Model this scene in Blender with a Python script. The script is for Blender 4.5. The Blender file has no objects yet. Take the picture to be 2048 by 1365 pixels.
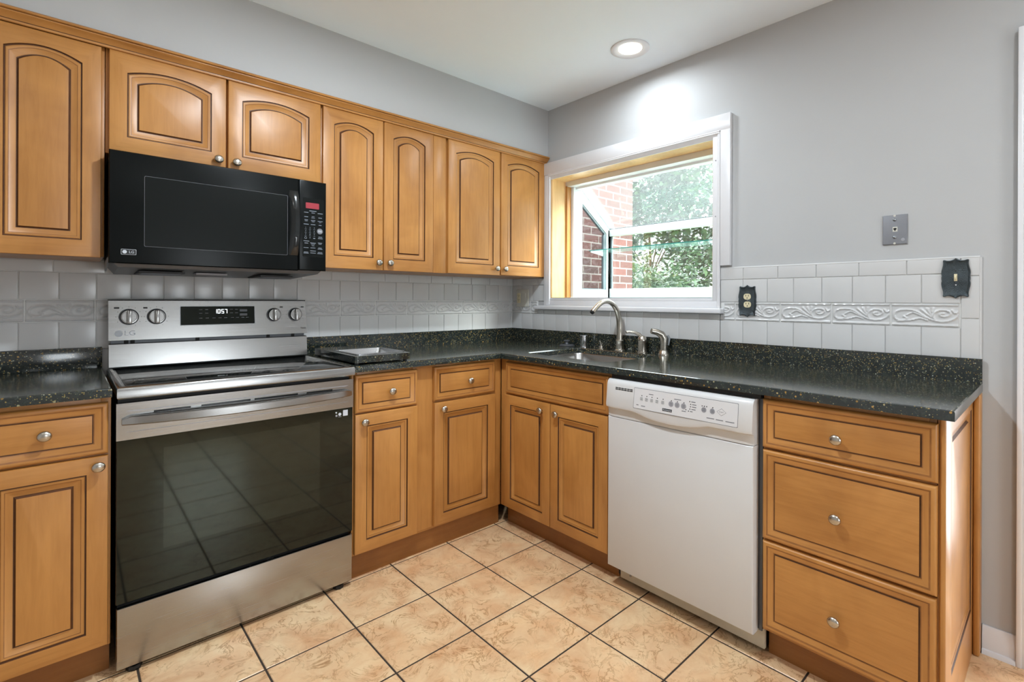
import bpy, bmesh, math, random
from mathutils import Vector, Matrix
from mathutils.geometry import tessellate_polygon

random.seed(7)
S = bpy.context.scene
COL = S.collection
PI = math.pi

# ------------------------------------------------------------------ camera
YAW, ROLL = 0.750732, 0.00435
F = Vector((math.sin(YAW), math.cos(YAW), 0)); R = Vector((math.cos(YAW), -math.sin(YAW), 0)); Z = Vector((0, 0, 1))
Rc = R * math.cos(ROLL) + Z * math.sin(ROLL); Uc = Z * math.cos(ROLL) - R * math.sin(ROLL)
cam = bpy.data.cameras.new('camera'); cam.sensor_width = 36.0
cam.lens = 994.18 / 2048 * 36; cam.shift_x = -38.78 / 2048; cam.shift_y = -82.1 / 2048
cam.clip_start = 0.02; cam.clip_end = 200
camo = bpy.data.objects.new('camera', cam); COL.objects.link(camo)
camo.matrix_world = Matrix(((Rc.x, Uc.x, -F.x, -2.28497), (Rc.y, Uc.y, -F.y, -2.63938), (Rc.z, Uc.z, -F.z, 1.18899), (0, 0, 0, 1)))
S.camera = camo

# ------------------------------------------------------------------ world, lights, exposure
S.view_settings.view_transform = 'Standard'; S.view_settings.look = 'None'
S.view_settings.exposure = 0.38; S.view_settings.gamma = 1.0; S.view_settings.use_curve_mapping = False
W = bpy.data.worlds.new('overcast_sky'); S.world = W; W.use_nodes = True
wn = W.node_tree.nodes; wl = W.node_tree.links
wc = wn.new('ShaderNodeTexCoord'); wx = wn.new('ShaderNodeSeparateXYZ'); wm = wn.new('ShaderNodeMapRange'); wm.interpolation_type = 'SMOOTHSTEP'
wl.new(wc.outputs['Generated'], wx.inputs[0]); wl.new(wx.outputs['Z'], wm.inputs['Value'])       # overcast sky, brighter overhead than at the horizon
wm.inputs['From Min'].default_value = .12; wm.inputs['From Max'].default_value = .75; wm.inputs['To Min'].default_value = 1.5; wm.inputs['To Max'].default_value = 11
wl.new(wm.outputs[0], wn['Background'].inputs[1]); wn['Background'].inputs[0].default_value = (0.90, 0.96, 1.0, 1)

def area(name, loc, target, sx, sy, power, col=(1, 1, 1), shape='RECTANGLE', spread=180):
    l = bpy.data.lights.new(name, 'AREA'); l.shape = shape; l.size = sx; l.size_y = sy; l.energy = power; l.color = col
    l.spread = math.radians(spread)
    o = bpy.data.objects.new(name, l); COL.objects.link(o); o.location = loc
    o.rotation_euler = (Vector(target) - Vector(loc)).to_track_quat('-Z', 'Y').to_euler()
    return o
# area lamps: daylight at the unseen back window, and fill added in the side room
area('daylight_back_window', (-1.27, -4.56, 1.02), (-1.27, 0, 1.25), 0.70, 0.93, 11, (0.88, 0.94, 1.0))
area('added_doorway_fill', (0.55, -3.0, 1.05), (-2, -3.0, 0.9), 0.75, 1.9, 30, (0.90, 0.95, 1.0))
sun = bpy.data.lights.new('hazy_sun', 'SUN'); sun.energy = 6; sun.angle = math.radians(24); sun.color = (1, .98, .95)
suno = bpy.data.objects.new('hazy_sun', sun); COL.objects.link(suno); suno.rotation_euler = Vector((-.42, .80, -.50)).to_track_quat('-Z', 'Y').to_euler()
CANS = [(-0.278, -1.188), (-1.52, -1.42), (-2.75, -1.75), (-1.0, -3.0), (-2.0, -3.4)]  # first in view, second placed from its highlight, last three added as fill
CANP = [4, 22, 1, 7, 2]
CANA = [168, 180, 180, 180, 180]
for (x, y), p, an in zip(CANS, CANP, CANA):
    area('ceiling_lamp', (x, y, 2.408), (x, y, 0), 0.11, 0.11, p, (0.83, 0.925, 1.0), 'DISK', an)

# ------------------------------------------------------------------ materials
MATS = {}
class NT:
    def __init__(s, name):
        s.m = bpy.data.materials.new(name); s.m.use_nodes = True; s.t = s.m.node_tree; s.n = s.t.nodes; s.l = s.t.links
        s.b = s.n['Principled BSDF']; s.out = s.n['Material Output']; MATS[name] = s.m
    def add(s, typ, **kw):
        n = s.n.new(typ)
        for k, v in kw.items(): setattr(n, k, v)
        return n
    def ln(s, a, ao, b, bi): s.l.new(a.outputs[ao], b.inputs[bi])
    def coord(s, scale=(1, 1, 1), kind='Object', rnd=False):
        c = s.add('ShaderNodeTexCoord'); mp = s.add('ShaderNodeMapping'); mp.inputs['Scale'].default_value = scale
        s.ln(c, kind, mp, 'Vector')
        if rnd:
            oi = s.add('ShaderNodeObjectInfo'); mu = s.add('ShaderNodeMath', operation='MULTIPLY'); mu.inputs[1].default_value = 37.0
            s.ln(oi, 'Random', mu, 0); s.ln(mu, 0, mp, 'Location')
        return mp
    def noise(s, mp, scale, detail=4, rough=.55, dist=0):
        n = s.add('ShaderNodeTexNoise'); n.inputs['Scale'].default_value = scale; n.inputs['Detail'].default_value = detail
        n.inputs['Roughness'].default_value = rough; n.inputs['Distortion'].default_value = dist
        if mp is not None: s.ln(mp, 'Vector', n, 'Vector')
        return n
    def ramp(s, src, out, stops):
        r = s.add('ShaderNodeValToRGB'); e = r.color_ramp.elements
        while len(e) < len(stops): e.new(.5)
        for i, (p, c) in enumerate(stops):
            e[i].position = p; e[i].color = (*c, 1) if len(c) == 3 else c
        s.ln(src, out, r, 'Fac'); return r
    def mix(s, a, b, fac, mode='MIX'):
        m = s.add('ShaderNodeMix', data_type='RGBA', blend_type=mode)
        for v, i in ((fac, 0), (a, 6), (b, 7)):
            if isinstance(v, tuple) and hasattr(v[0], 'outputs'): s.l.new(v[0].outputs[v[1]], m.inputs[i])
            elif isinstance(v, (int, float)): m.inputs[i].default_value = v
            else: m.inputs[i].default_value = (*v, 1)
        return m
    def bump(s, src, out, strength=.3, dist=.01):
        b = s.add('ShaderNodeBump'); b.inputs['Strength'].default_value = strength; b.inputs['Distance'].default_value = dist
        s.ln(src, out, b, 'Height'); s.ln(b, 'Normal', s.b, 'Normal'); return b
    def set(s, **kw):
        for k, v in kw.items():
            i = s.b.inputs[k.replace('_', ' ')]
            i.default_value = (*v, 1) if isinstance(v, tuple) and len(v) == 3 else v
        return s

def srgb(r, g, b):
    f = lambda c: (c / 255 / 12.92) if c / 255 <= .04045 else ((c / 255 + .055) / 1.055) ** 2.4
    return (f(r), f(g), f(b))

def plain(name, col, rough=.5, metal=0., spec=.5, var=.06, nscale=9, coat=0., bump=0.):
    """a simple procedural surface: colour broken up a little by noise"""
    n = NT(name); mp = n.coord(); no = n.noise(mp, nscale, 3)
    a = tuple(c * (1 - var) for c in col); b = tuple(min(1, c * (1 + var)) for c in col)
    r = n.ramp(no, 'Fac', [(.3, a), (.7, b)]); n.ln(r, 'Color', n.b, 'Base Color')
    n.set(Roughness=rough, Metallic=metal); n.b.inputs['Specular IOR Level'].default_value = spec
    n.b.inputs['Coat Weight'].default_value = coat
    if bump: n.bump(n.noise(mp, nscale * 14, 4), 'Fac', bump, .004)
    return n.m

def wood(name, scale, base=(190, 134, 71)):
    n = NT(name); mp = n.coord(scale, rnd=True); mq = n.coord((2.2, 2.2, 1.6), rnd=True)
    g = n.noise(mp, 5.0, 7, .62, .5); bl = n.noise(mq, 1.7, 3, .5, .8)
    c = srgb(*base)
    r1 = n.ramp(g, 'Fac', [(.25, tuple(x * y for x, y in zip(c, (.86, .82, .76)))), (.55, c), (.8, tuple(min(1, x * y) for x, y in zip(c, (1.06, 1.07, 1.09))))])
    r2 = n.ramp(bl, 'Fac', [(.3, (.80, .74, .66)), (.62, (1.07, 1.07, 1.07))])
    m = n.mix((r1, 'Color'), (r2, 'Color'), 1.0, 'MULTIPLY')
    fl = n.noise(mp, 1.6, 2, .5); r3 = n.ramp(fl, 'Fac', [(.66, (1, 1, 1)), (.74, (.8, .72, .62))])
    m2 = n.mix((m, 2), (r3, 'Color'), .55, 'MULTIPLY')
    n.ln(m2, 2, n.b, 'Base Color'); n.set(Roughness=.36); n.b.inputs['Coat Weight'].default_value = .15; n.b.inputs['Coat Roughness'].default_value = .38
    n.bump(g, 'Fac', .06, .002)
    return n.m

WV = wood('honey_maple_upright_grain', (14, 14, 1.1)); WH = wood('honey_maple_level_grain', (1.3, 1.3, 16))
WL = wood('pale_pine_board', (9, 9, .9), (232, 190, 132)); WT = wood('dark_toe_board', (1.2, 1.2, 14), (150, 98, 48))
GLZ = plain('dark_brown_glaze', srgb(84, 49, 22), .5, var=.2, nscale=30)
GLZ2 = plain('thin_brown_glaze', srgb(150, 98, 50), .42, var=.15, nscale=30)
WALLP = plain('pale_grey_wall_paint', srgb(187, 188, 189), .75, var=.012, nscale=4, bump=.08)
CEIL = plain('white_ceiling_paint', srgb(240, 248, 255), .85, var=.01, nscale=3)
TRIM = plain('white_gloss_trim_paint', srgb(226, 226, 229), .32, var=.015)
VINYL = plain('white_vinyl', srgb(240, 241, 243), .3, var=.01)
GASK = plain('grey_rubber_gasket', srgb(112, 122, 128), .5, var=.08)
TILEW = plain('glossy_white_wall_tile', srgb(209, 209, 209), .2, var=.02, nscale=7)
GROUTW = plain('white_grout', srgb(226, 226, 224), .8, var=.03, nscale=60)
NICK = plain('brushed_nickel', srgb(190, 184, 174), .27, metal=1, var=.05)
CHROME = plain('polished_chrome', srgb(212, 214, 218), .1, metal=1, var=.02)
BLKP = plain('black_gloss_plastic', srgb(22, 25, 26), .16, var=.1, coat=.3)
BLKM = plain('black_matt_plastic', srgb(16, 17, 18), .5, var=.15)
GRYM = plain('grey_painted_steel', srgb(96, 99, 104), .4, metal=.4, var=.08)
GREYS = plain('galvanised_steel', srgb(150, 155, 160), .35, metal=.8, var=.1)
WAPPL = plain('white_appliance_enamel', srgb(214, 214, 214), .28, var=.01)
WAPPL2 = plain('pale_grey_print_panel', srgb(219, 219, 221), .4, var=.01)
PRINTD = plain('dark_print', srgb(40, 42, 46), .6, var=.05)
PRINTG = plain('grey_print', srgb(160, 160, 166), .6, var=.05)
PRINTG2 = plain('mid_grey_print', srgb(116, 118, 124), .6, var=.05)
KEYP = plain('pale_key_print', srgb(136, 144, 156), .5, var=.02)
PRINTW = plain('white_print', srgb(205, 210, 218), .5, var=.02)
KICK = plain('cream_kick_plate', srgb(196, 188, 170), .4, var=.08, nscale=14)
PEWT = plain('dark_pewter', srgb(70, 78, 82), .38, metal=.7, var=.3, nscale=26, bump=.5)
IVORY = plain('ivory_plastic', srgb(226, 214, 178), .35, var=.03)
IVORY2 = plain('pale_almond_plastic', srgb(212, 209, 198), .35, var=.03)
PHONE = plain('grey_painted_metal_plate', srgb(136, 138, 144), .45, metal=.25, var=.06)
DARKH = plain('dark_hollow', srgb(12, 12, 12), .7)
TRAY = plain('satin_tray_steel', srgb(205, 206, 208), .24, metal=1, var=.03)
SINKM = plain('satin_sink_steel', srgb(214, 214, 214), .25, metal=1, var=.04)
GROUND = plain('garden_grass_ground', srgb(112, 124, 70), .9, var=.3, nscale=5)
BARK = plain('brown_bark', srgb(92, 74, 56), .9, var=.3, nscale=20)

def steel(name, col, rough):
    n = NT(name); mp = n.coord((1.5, 1.5, 170)); no = n.noise(mp, 3, 4, .6)
    r = n.ramp(no, 'Fac', [(.3, tuple(c * .93 for c in srgb(*col))), (.7, srgb(*col))]); n.ln(r, 'Color', n.b, 'Base Color')
    rr = n.ramp(no, 'Fac', [(.3, (rough - .03,) * 3), (.7, (rough + .05,) * 3)]); n.ln(rr, 'Color', n.b, 'Roughness')
    n.set(Metallic=1.0); n.bump(no, 'Fac', .025, .001); return n.m
STEEL = steel('brushed_stainless_steel', (176, 176, 175), .23)

def glass(name, tint, haze=0., ior=1.5, hazecol=(.9, .93, .93)):
    n = NT(name); n.n.remove(n.b); n.b = None
    tr = n.add('ShaderNodeBsdfTransparent'); tr.inputs[0].default_value = (*tint, 1)
    gl = n.add('ShaderNodeBsdfGlossy'); gl.inputs['Roughness'].default_value = .02
    lw = n.add('ShaderNodeLayerWeight'); lw.inputs[0].default_value = .5
    pw = n.add('ShaderNodeMath', operation='POWER'); pw.inputs[1].default_value = 5; n.ln(lw, 'Facing', pw, 0)
    fr = n.add('ShaderNodeMath', operation='MULTIPLY_ADD'); fr.inputs[1].default_value = .9; fr.inputs[2].default_value = .04; n.ln(pw, 0, fr, 0)
    mx = n.add('ShaderNodeMixShader'); n.ln(fr, 0, mx, 0); n.ln(tr, 0, mx, 1); n.ln(gl, 0, mx, 2)
    last = mx
    if haze:
        mp = n.coord(); no = n.noise(mp, 5, 5, .6); r = n.ramp(no, 'Fac', [(.3, (haze * .75,) * 3), (.75, (min(1, haze * 1.3),) * 3)])
        df = n.add('ShaderNodeBsdfTranslucent'); df.inputs[0].default_value = (*hazecol, 1)
        m2 = n.add('ShaderNodeMixShader'); n.ln(r, 'Color', m2, 0); n.ln(mx, 0, m2, 1); n.ln(df, 0, m2, 2); last = m2
    n.ln(last, 0, n.out, 0); return n.m
GLASS = glass('clear_window_glass', (.96, .99, .975), .012)
HAZY = glass('dusty_hazy_roof_glass', (.93, .975, .96), .03)  # dirt plus the pane's whitish haze, mixed in as a translucent veil
SIDEG = glass('grey_screened_glass', (.62, .63, .64), .05)
SHELFG = glass('green_shelf_glass', (.80, .95, .91), .05, hazecol=(.6, .85, .8))
SHELFE = plain('teal_glass_edge', srgb(60, 150, 145), .15, var=.08)

def emit(name, col, st):
    n = NT(name); n.set(Base_Color=col, Roughness=.4); n.b.inputs['Emission Color'].default_value = (*col, 1); n.b.inputs['Emission Strength'].default_value = st
    return n.m
LENS = emit('lit_lamp_lens', (1.0, .93, .78), 9)
LED = emit('white_led_digits', (.9, .97, 1.0), 1.6)
REDLED = emit('red_led_window', srgb(150, 42, 54), .1)

# dark oven / cooktop glass
n = NT('black_ceramic_glass'); n.set(Base_Color=srgb(15, 17, 16), Roughness=.045); n.b.inputs['Specular IOR Level'].default_value = .5; n.b.inputs['Specular Tint'].default_value = (.86, 1, .9, 1); BGLASS = n.m
n = NT('cooktop_ceramic_glass'); n.set(Base_Color=srgb(20, 22, 22), Roughness=.06); n.b.inputs['Specular IOR Level'].default_value = 1.0; CTOP = n.m
n = NT('smoky_oven_window'); n.set(Base_Color=srgb(26, 29, 26), Roughness=.045); n.b.inputs['Specular IOR Level'].default_value = .6; n.b.inputs['Specular Tint'].default_value = (.86, 1, .9, 1); OWIN = n.m
n = NT('microwave_door_black'); n.set(Base_Color=srgb(13, 16, 16), Roughness=.24); n.b.inputs['Specular IOR Level'].default_value = .14; MWBLK = n.m
n = NT('microwave_screen_black'); n.set(Base_Color=srgb(17, 20, 19), Roughness=.3); n.b.inputs['Specular IOR Level'].default_value = .14; MWSCR = n.m

# speckled solid-surface counter
n = NT('black_green_speckled_counter'); mp = n.coord()
v1 = n.add('ShaderNodeTexVoronoi'); v1.inputs['Scale'].default_value = 210; n.ln(mp, 'Vector', v1, 'Vector')
v2 = n.add('ShaderNodeTexVoronoi'); v2.inputs['Scale'].default_value = 95; n.ln(mp, 'Vector', v2, 'Vector')
def speck(v, size, thr, stops):
    sep = n.add('ShaderNodeSeparateColor'); n.ln(v, 'Color', sep, 0)
    a = n.add('ShaderNodeMath', operation='LESS_THAN'); a.inputs[1].default_value = size; n.ln(v, 'Distance', a, 0)
    b = n.add('ShaderNodeMath', operation='GREATER_THAN'); b.inputs[1].default_value = thr; n.ln(sep, 0, b, 0)
    c = n.add('ShaderNodeMath', operation='MULTIPLY'); n.ln(a, 0, c, 0); n.ln(b, 0, c, 1)
    r = n.ramp(sep, 1, stops); return c, r
c1, r1 = speck(v1, .40, .70, [(0, srgb(84, 92, 84)), (.4, srgb(112, 108, 70)), (.75, srgb(150, 124, 66)), (1, srgb(165, 172, 160))])
c2, r2 = speck(v2, .28, .89, [(0, srgb(128, 100, 48)), (.5, srgb(170, 132, 66)), (1, srgb(140, 146, 120))])
nb = n.noise(mp, 60, 3); rb = n.ramp(nb, 'Fac', [(.3, srgb(26, 31, 30)), (.7, srgb(45, 52, 49))])
m1 = n.mix((rb, 'Color'), (r1, 'Color'), (c1, 0)); m2 = n.mix((m1, 2), (r2, 'Color'), (c2, 0))
n.ln(m2, 2, n.b, 'Base Color'); n.set(Roughness=.13); n.b.inputs['Specular IOR Level'].default_value = .85; COUNTER = n.m

# floor tile: tan, marbled with fine brown veins
n = NT('tan_marbled_floor_tile'); mp = n.coord(); ge = n.add('ShaderNodeNewGeometry')
isl = n.add('ShaderNodeMath', operation='MULTIPLY'); isl.inputs[1].default_value = 60; n.ln(ge, 'Random Per Island', isl, 0)
ad = n.add('ShaderNodeVectorMath', operation='ADD'); n.ln(mp, 'Vector', ad, 0); n.ln(isl, 0, ad, 1)
def nz(scale, det, dist=0., r=.6):
    k = n.add('ShaderNodeTexNoise'); k.inputs['Scale'].default_value = scale; k.inputs['Detail'].default_value = det; k.inputs['Distortion'].default_value = dist; k.inputs['Roughness'].default_value = r
    n.ln(ad, 0, k, 'Vector'); return k
bl = nz(9, 5, .6); r1 = n.ramp(bl, 'Fac', [(.28, srgb(212, 166, 124)), (.5, srgb(228, 192, 150)), (.72, srgb(238, 210, 168))])
pk = nz(4.5, 3, 1.2); r2 = n.ramp(pk, 'Fac', [(.45, (1, 1, 1)), (.75, (1.0, .86, .76))])
b1 = n.mix((r1, 'Color'), (r2, 'Color'), .8, 'MULTIPLY')
vn = nz(11, 6, 1.6, .66); ab = n.add('ShaderNodeMath', operation='SUBTRACT'); ab.inputs[1].default_value = .5; n.ln(vn, 'Fac', ab, 0)
ab2 = n.add('ShaderNodeMath', operation='ABSOLUTE'); n.ln(ab, 0, ab2, 0)
rv = n.ramp(ab2, 0, [(0, (.50, .38, .28)), (.012, (.74, .65, .56)), (.032, (1, 1, 1))])
gate = nz(7.0, 3); rg = n.ramp(gate, 'Fac', [(.40, (.08, .08, .08)), (.62, (1, 1, 1))])
b2 = n.mix((b1, 2), (rv, 'Color'), (rg, 'Color'), 'MULTIPLY')
n.ln(b2, 2, n.b, 'Base Color'); n.set(Roughness=.3); FLOORT = n.m
GROUTF = plain('dark_brown_floor_grout', srgb(62, 50, 40), .85, var=.15, nscale=40)

# red brick of the outside wall
n = NT('red_brick'); c = n.add('ShaderNodeTexCoord'); sx = n.add('ShaderNodeSeparateXYZ'); n.ln(c, 'Object', sx, 0)
cb = n.add('ShaderNodeCombineXYZ'); n.ln(sx, 'X', cb, 'X'); n.ln(sx, 'Z', cb, 'Y')
br = n.add('ShaderNodeTexBrick'); n.ln(cb, 0, br, 'Vector'); br.inputs['Scale'].default_value = 1
br.inputs['Brick Width'].default_value = .205; br.inputs['Row Height'].default_value = .0685; br.inputs['Mortar Size'].default_value = .006
br.inputs['Mortar Smooth'].default_value = .2; br.offset = .5
br.inputs['Color1'].default_value = (*srgb(106, 64, 58), 1); br.inputs['Color2'].default_value = (*srgb(86, 60, 56), 1); br.inputs['Mortar'].default_value = (*srgb(160, 154, 146), 1)
no = n.noise(None, 30, 4); n.ln(c, 'Object', no, 'Vector'); rr = n.ramp(no, 'Fac', [(.3, (.82, .8, .8)), (.7, (1.1, 1.1, 1.1))])
mm = n.mix((br, 'Color'), (rr, 'Color'), 1., 'MULTIPLY'); n.ln(mm, 2, n.b, 'Base Color'); n.set(Roughness=.9)
n.bump(br, 'Fac', -.5, .01); BRICK = n.m

def leafm(name, a, b, c2):
    n = NT(name); ge = n.add('ShaderNodeNewGeometry'); r = n.ramp(ge, 'Random Per Island', [(0, srgb(*a)), (.6, srgb(*b)), (1, srgb(*c2))])
    n.ln(r, 'Color', n.b, 'Base Color'); n.set(Roughness=.4)
    n.b.inputs['Subsurface Weight'].default_value = 0
    tl = n.add('ShaderNodeBsdfTranslucent'); n.ln(r, 'Color', tl, 0); mx = n.add('ShaderNodeMixShader'); mx.inputs[0].default_value = .35
    n.l.new(n.b.outputs[0], mx.inputs[1]); n.ln(tl, 0, mx, 2); n.ln(mx, 0, n.out, 0); return n.m
LEAF1 = leafm('green_leaf', (32, 54, 36), (54, 80, 54), (88, 114, 80))
LEAF2 = leafm('yellow_green_leaf', (52, 68, 36), (76, 88, 48), (104, 112, 70))

# ------------------------------------------------------------------ mesh helpers
ID = lambda u, w, d: (u, w, d)
def FL(y0): return lambda u, w, d: (u, y0 - d, w)          # a face looking into the room from the range wall: u = x, w = z
def FR(x0): return lambda u, w, d: (x0 - d, -u, w)         # a face looking into the room from the window wall: u = -y, w = z
def FT(z0): return lambda u, w, d: (u, w, z0 + d)          # a face looking up

class MB:
    def __init__(s, fm=None): s.v = []; s.f = []; s.m = []; s.mi = []; s.fm = fm
    def mat(s, m):
        if m not in s.m: s.m.append(m)
        return s.m.index(m)
    def V(s, p, fm=None):
        fm = fm or s.fm
        s.v.append(tuple(fm(*p)) if fm else tuple(p)); return len(s.v) - 1
    def face(s, idx, m): s.f.append(tuple(idx)); s.mi.append(s.mat(m))
    def poly(s, pts, m, fm=None): s.face([s.V(p, fm) for p in pts], m)
    def box(s, a, b, m, bev=0., seg=2, fm=None):
        lo = [min(x, y) for x, y in zip(a, b)]; hi = [max(x, y) for x, y in zip(a, b)]
        bm = bmesh.new(); bmesh.ops.create_cube(bm, size=1)
        for v in bm.verts: v.co = Vector([(l + h) / 2 + c * (h - l) for l, h, c in zip(lo, hi, v.co)])
        if bev:
            bev = min(bev, .45 * min(h - l for l, h in zip(lo, hi)))
            bmesh.ops.bevel(bm, geom=bm.edges[:], offset=bev, segments=seg, affect='EDGES', profile=.5)
        s.bm(bm, m, fm)
    def bm(s, bm, m, fm=None):
        o = len(s.v); bm.verts.index_update()
        for v in bm.verts: s.V(v.co, fm)
        for f in bm.faces: s.face([o + v.index for v in f.verts], m)
        bm.free()
    def loops(s, Ls, m, cap0=True, cap1=True, closed=True, fm=None):
        """skin a list of equal-length point loops; m is one material or one per gap (or a function of gap, segment)"""
        ids = [[s.V(p, fm) for p in L] for L in Ls]; k = len(Ls[0])
        g = (lambda i, j: m[i]) if isinstance(m, (list, tuple)) else (m if callable(m) else (lambda i, j: m))
        for i in range(len(ids) - 1):
            for j in range(k if closed else k - 1):
                j2 = (j + 1) % k
                s.face((ids[i][j], ids[i][j2], ids[i + 1][j2], ids[i + 1][j]), g(i, j))
        if cap0: s.face(ids[0][::-1], g(0, 0))
        if cap1: s.face(ids[-1], g(len(ids) - 2, 0))
    def lathe(s, prof, m, c=(0, 0, 0), n=24, axis='z', fm=None, sx=1., sy=1.):
        """profile of (radius, height) turned about an axis through c"""
        Ls = []
        for r, h in prof:
            L = []
            for i in range(n):
                a = 2 * PI * i / n; p, q = r * math.cos(a) * sx, r * math.sin(a) * sy
                L.append({'z': (c[0] + p, c[1] + q, c[2] + h)}[axis])
            Ls.append(L)
        s.loops(Ls, m, fm=fm)
    def tube(s, pts, rad, m, n=12, fm=None, sq=(1, 1)):
        pts = [Vector(p) for p in pts]; Ls = []; up = Vector((0, 0, 1)); prev = None
        rads = rad if isinstance(rad, (list, tuple)) else [rad] * len(pts)
        for i, p in enumerate(pts):
            t = (pts[min(i + 1, len(pts) - 1)] - pts[max(i - 1, 0)]).normalized()
            if prev is None:
                a = t.cross(up); a = t.cross(Vector((0, 1, 0))) if a.length < 1e-3 else a
            else: a = prev - t * prev.dot(t)
            a.normalize(); prev = a; b = t.cross(a)
            Ls.append([tuple(p + rads[i] * (a * math.cos(q) * sq[0] + b * math.sin(q) * sq[1])) for q in [2 * PI * j / n for j in range(n)]])
        s.loops(Ls, m, fm=fm)
    def prism(s, outline, d0, d1, m, fm=None, holes=(), side=None):
        rings = [list(outline)] + [list(h) for h in holes]
        tri = tessellate_polygon([[Vector((p[0], p[1], 0)) for p in r] for r in rings])
        flat = [p for r in rings for p in r]
        lo = [s.V((p[0], p[1], d0), fm) for p in flat]; hi = [s.V((p[0], p[1], d1), fm) for p in flat]
        for t in tri:
            a, b, c = [flat[i] for i in t]
            ccw = (b[0] - a[0]) * (c[1] - a[1]) - (b[1] - a[1]) * (c[0] - a[0]) > 0
            t = t if ccw else t[::-1]
            s.face([hi[i] for i in t], m); s.face([lo[i] for i in t[::-1]], m)
        o = 0
        for r in rings:
            k = len(r)
            ar = sum(r[i][0] * r[(i + 1) % k][1] - r[(i + 1) % k][0] * r[i][1] for i in range(k))
            for i in range(k):
                a, b = o + i, o + (i + 1) % k
                q = (lo[a], lo[b], hi[b], hi[a])
                outer = (o == 0)
                s.face(q if (ar > 0) == outer else q[::-1], side or m)
            o += k
    def build(s, name, parent=None, smooth=30, origin=None):
        org = wloc(parent) if parent else Vector(origin if origin is not None else base(s.v))
        me = bpy.data.meshes.new(name)
        me.from_pydata([tuple(Vector(v) - org) for v in s.v], [], s.f)
        for m in s.m: me.materials.append(m)
        me.polygons.foreach_set('material_index', s.mi)
        if smooth:
            me.polygons.foreach_set('use_smooth', [True] * len(me.polygons)); me.set_sharp_from_angle(angle=math.radians(smooth))
        me.update()
        o = bpy.data.objects.new(name, me); COL.objects.link(o)
        if parent: o.parent = parent
        else: o.location = org
        return o

def base(vs):
    xs, ys, zs = zip(*vs); return ((min(xs) + max(xs)) / 2, (min(ys) + max(ys)) / 2, min(zs))
def wloc(o):
    v = Vector((0, 0, 0))
    while o: v = v + Vector(o.location); o = o.parent
    return v
def tag(o, label=None, cat=None, group=None, kind=None):
    if label: o['label'] = label
    if cat: o['category'] = cat
    if group: o['group'] = group
    if kind: o['kind'] = kind
    return o
def thing(name, label, cat, loc, group=None):
    o = bpy.data.objects.new(name, None); COL.objects.link(o); o.location = loc; o.empty_display_size = .05
    return tag(o, label, cat, group)
def struct(m, name, label=None, smooth=30):
    return tag(m.build(name, smooth=smooth), label, kind='structure')

def text_into(mb, body, size, u, w, d, m, fm, align='CENTER', ext=.0004, sx=1.):
    cu = bpy.data.curves.new('t', 'FONT'); cu.body = body; cu.size = size; cu.align_x = align; cu.align_y = 'CENTER'; cu.extrude = ext; cu.resolution_u = 3
    ob = bpy.data.objects.new('t', cu); COL.objects.link(ob); bpy.context.view_layer.update()
    me = bpy.data.meshes.new_from_object(ob.evaluated_get(bpy.context.evaluated_depsgraph_get()))
    o = len(mb.v)
    for v in me.vertices: mb.V((u + v.co.x * sx, w + v.co.y, d + v.co.z), fm)
    for p in me.polygons: mb.face([o + i for i in p.vertices], m)
    bpy.data.objects.remove(ob); bpy.data.curves.remove(cu); bpy.data.meshes.remove(me)

def rrect(u0, u1, w0, w1, r, k=4):
    P = []
    for cx, cy, a0 in ((u1 - r, w0 + r, -PI / 2), (u1 - r, w1 - r, 0), (u0 + r, w1 - r, PI / 2), (u0 + r, w0 + r, PI)):
        for i in range(k + 1):
            a = a0 + PI / 2 * i / k; P.append((cx + r * math.cos(a), cy + r * math.sin(a)))
    return P
def circ(u, w, r, n=20): return [(u + r * math.cos(2 * PI * i / n), w + r * math.sin(2 * PI * i / n)) for i in range(n)]

# ------------------------------------------------------------------ room shell
ZC = 2.421
XL, YF = -3.4, -4.6
m = MB()                                                       # floor: a grid of bevelled tiles over dark grout
T, tx, ty, rot = .2983, -.6261, -.5939, .0057
m.poly([(XL, YF, 0), (.05, YF, 0), (.05, .1, 0), (XL, .1, 0)], GROUTF)
ca, sa = math.cos(rot), math.sin(rot); g = .0032; b = .002
for i in range(-3, 11):
    for j in range(-3, 15):
        a0, a1, b0, b1 = -(i + 1) * T + g, -i * T - g, -(j + 1) * T + g, -j * T - g
        f = lambda p, q, z: (tx + ca * p - sa * q, ty + sa * p + ca * q, z)
        cx, cy, _ = f((a0 + a1) / 2, (b0 + b1) / 2, 0)
        if cx < XL - .1 or cy < YF - .1 or cx > .1 or cy > .1: continue
        m.loops([[f(a0, b0, 0), f(a1, b0, 0), f(a1, b1, 0), f(a0, b1, 0)], [f(a0, b0, .0008), f(a1, b0, .0008), f(a1, b1, .0008), f(a0, b1, .0008)],
                 [f(a0 + b, b0 + b, .0022), f(a1 - b, b0 + b, .0022), f(a1 - b, b1 - b, .0022), f(a0 + b, b1 - b, .0022)]], FLOORT, cap0=False)
struct(m, 'floor', 'tan marbled floor tiles with dark grout', smooth=0)
m = MB(); m.box((XL - .1, YF - .1, ZC), (.125, .1, ZC + .1), CEIL); struct(m, 'ceiling')
m = MB(); m.box((XL - .1, 0, -.05), (.125, .1, ZC), WALLP); struct(m, 'wall_back')
m = MB(); m.box((XL, -.342, 2.112), (0, 0, ZC), WALLP); struct(m, 'wall_soffit', 'grey soffit wall above the cabinets')
m = MB()                                                       # window wall, with the window opening and the doorway cut out
WY0, WY1, WZ0, WZ1 = -1.4887, -.3703, 1.1895, 1.9853
DY0, DY1, DZ1 = -3.40, -2.60, 2.03
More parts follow.
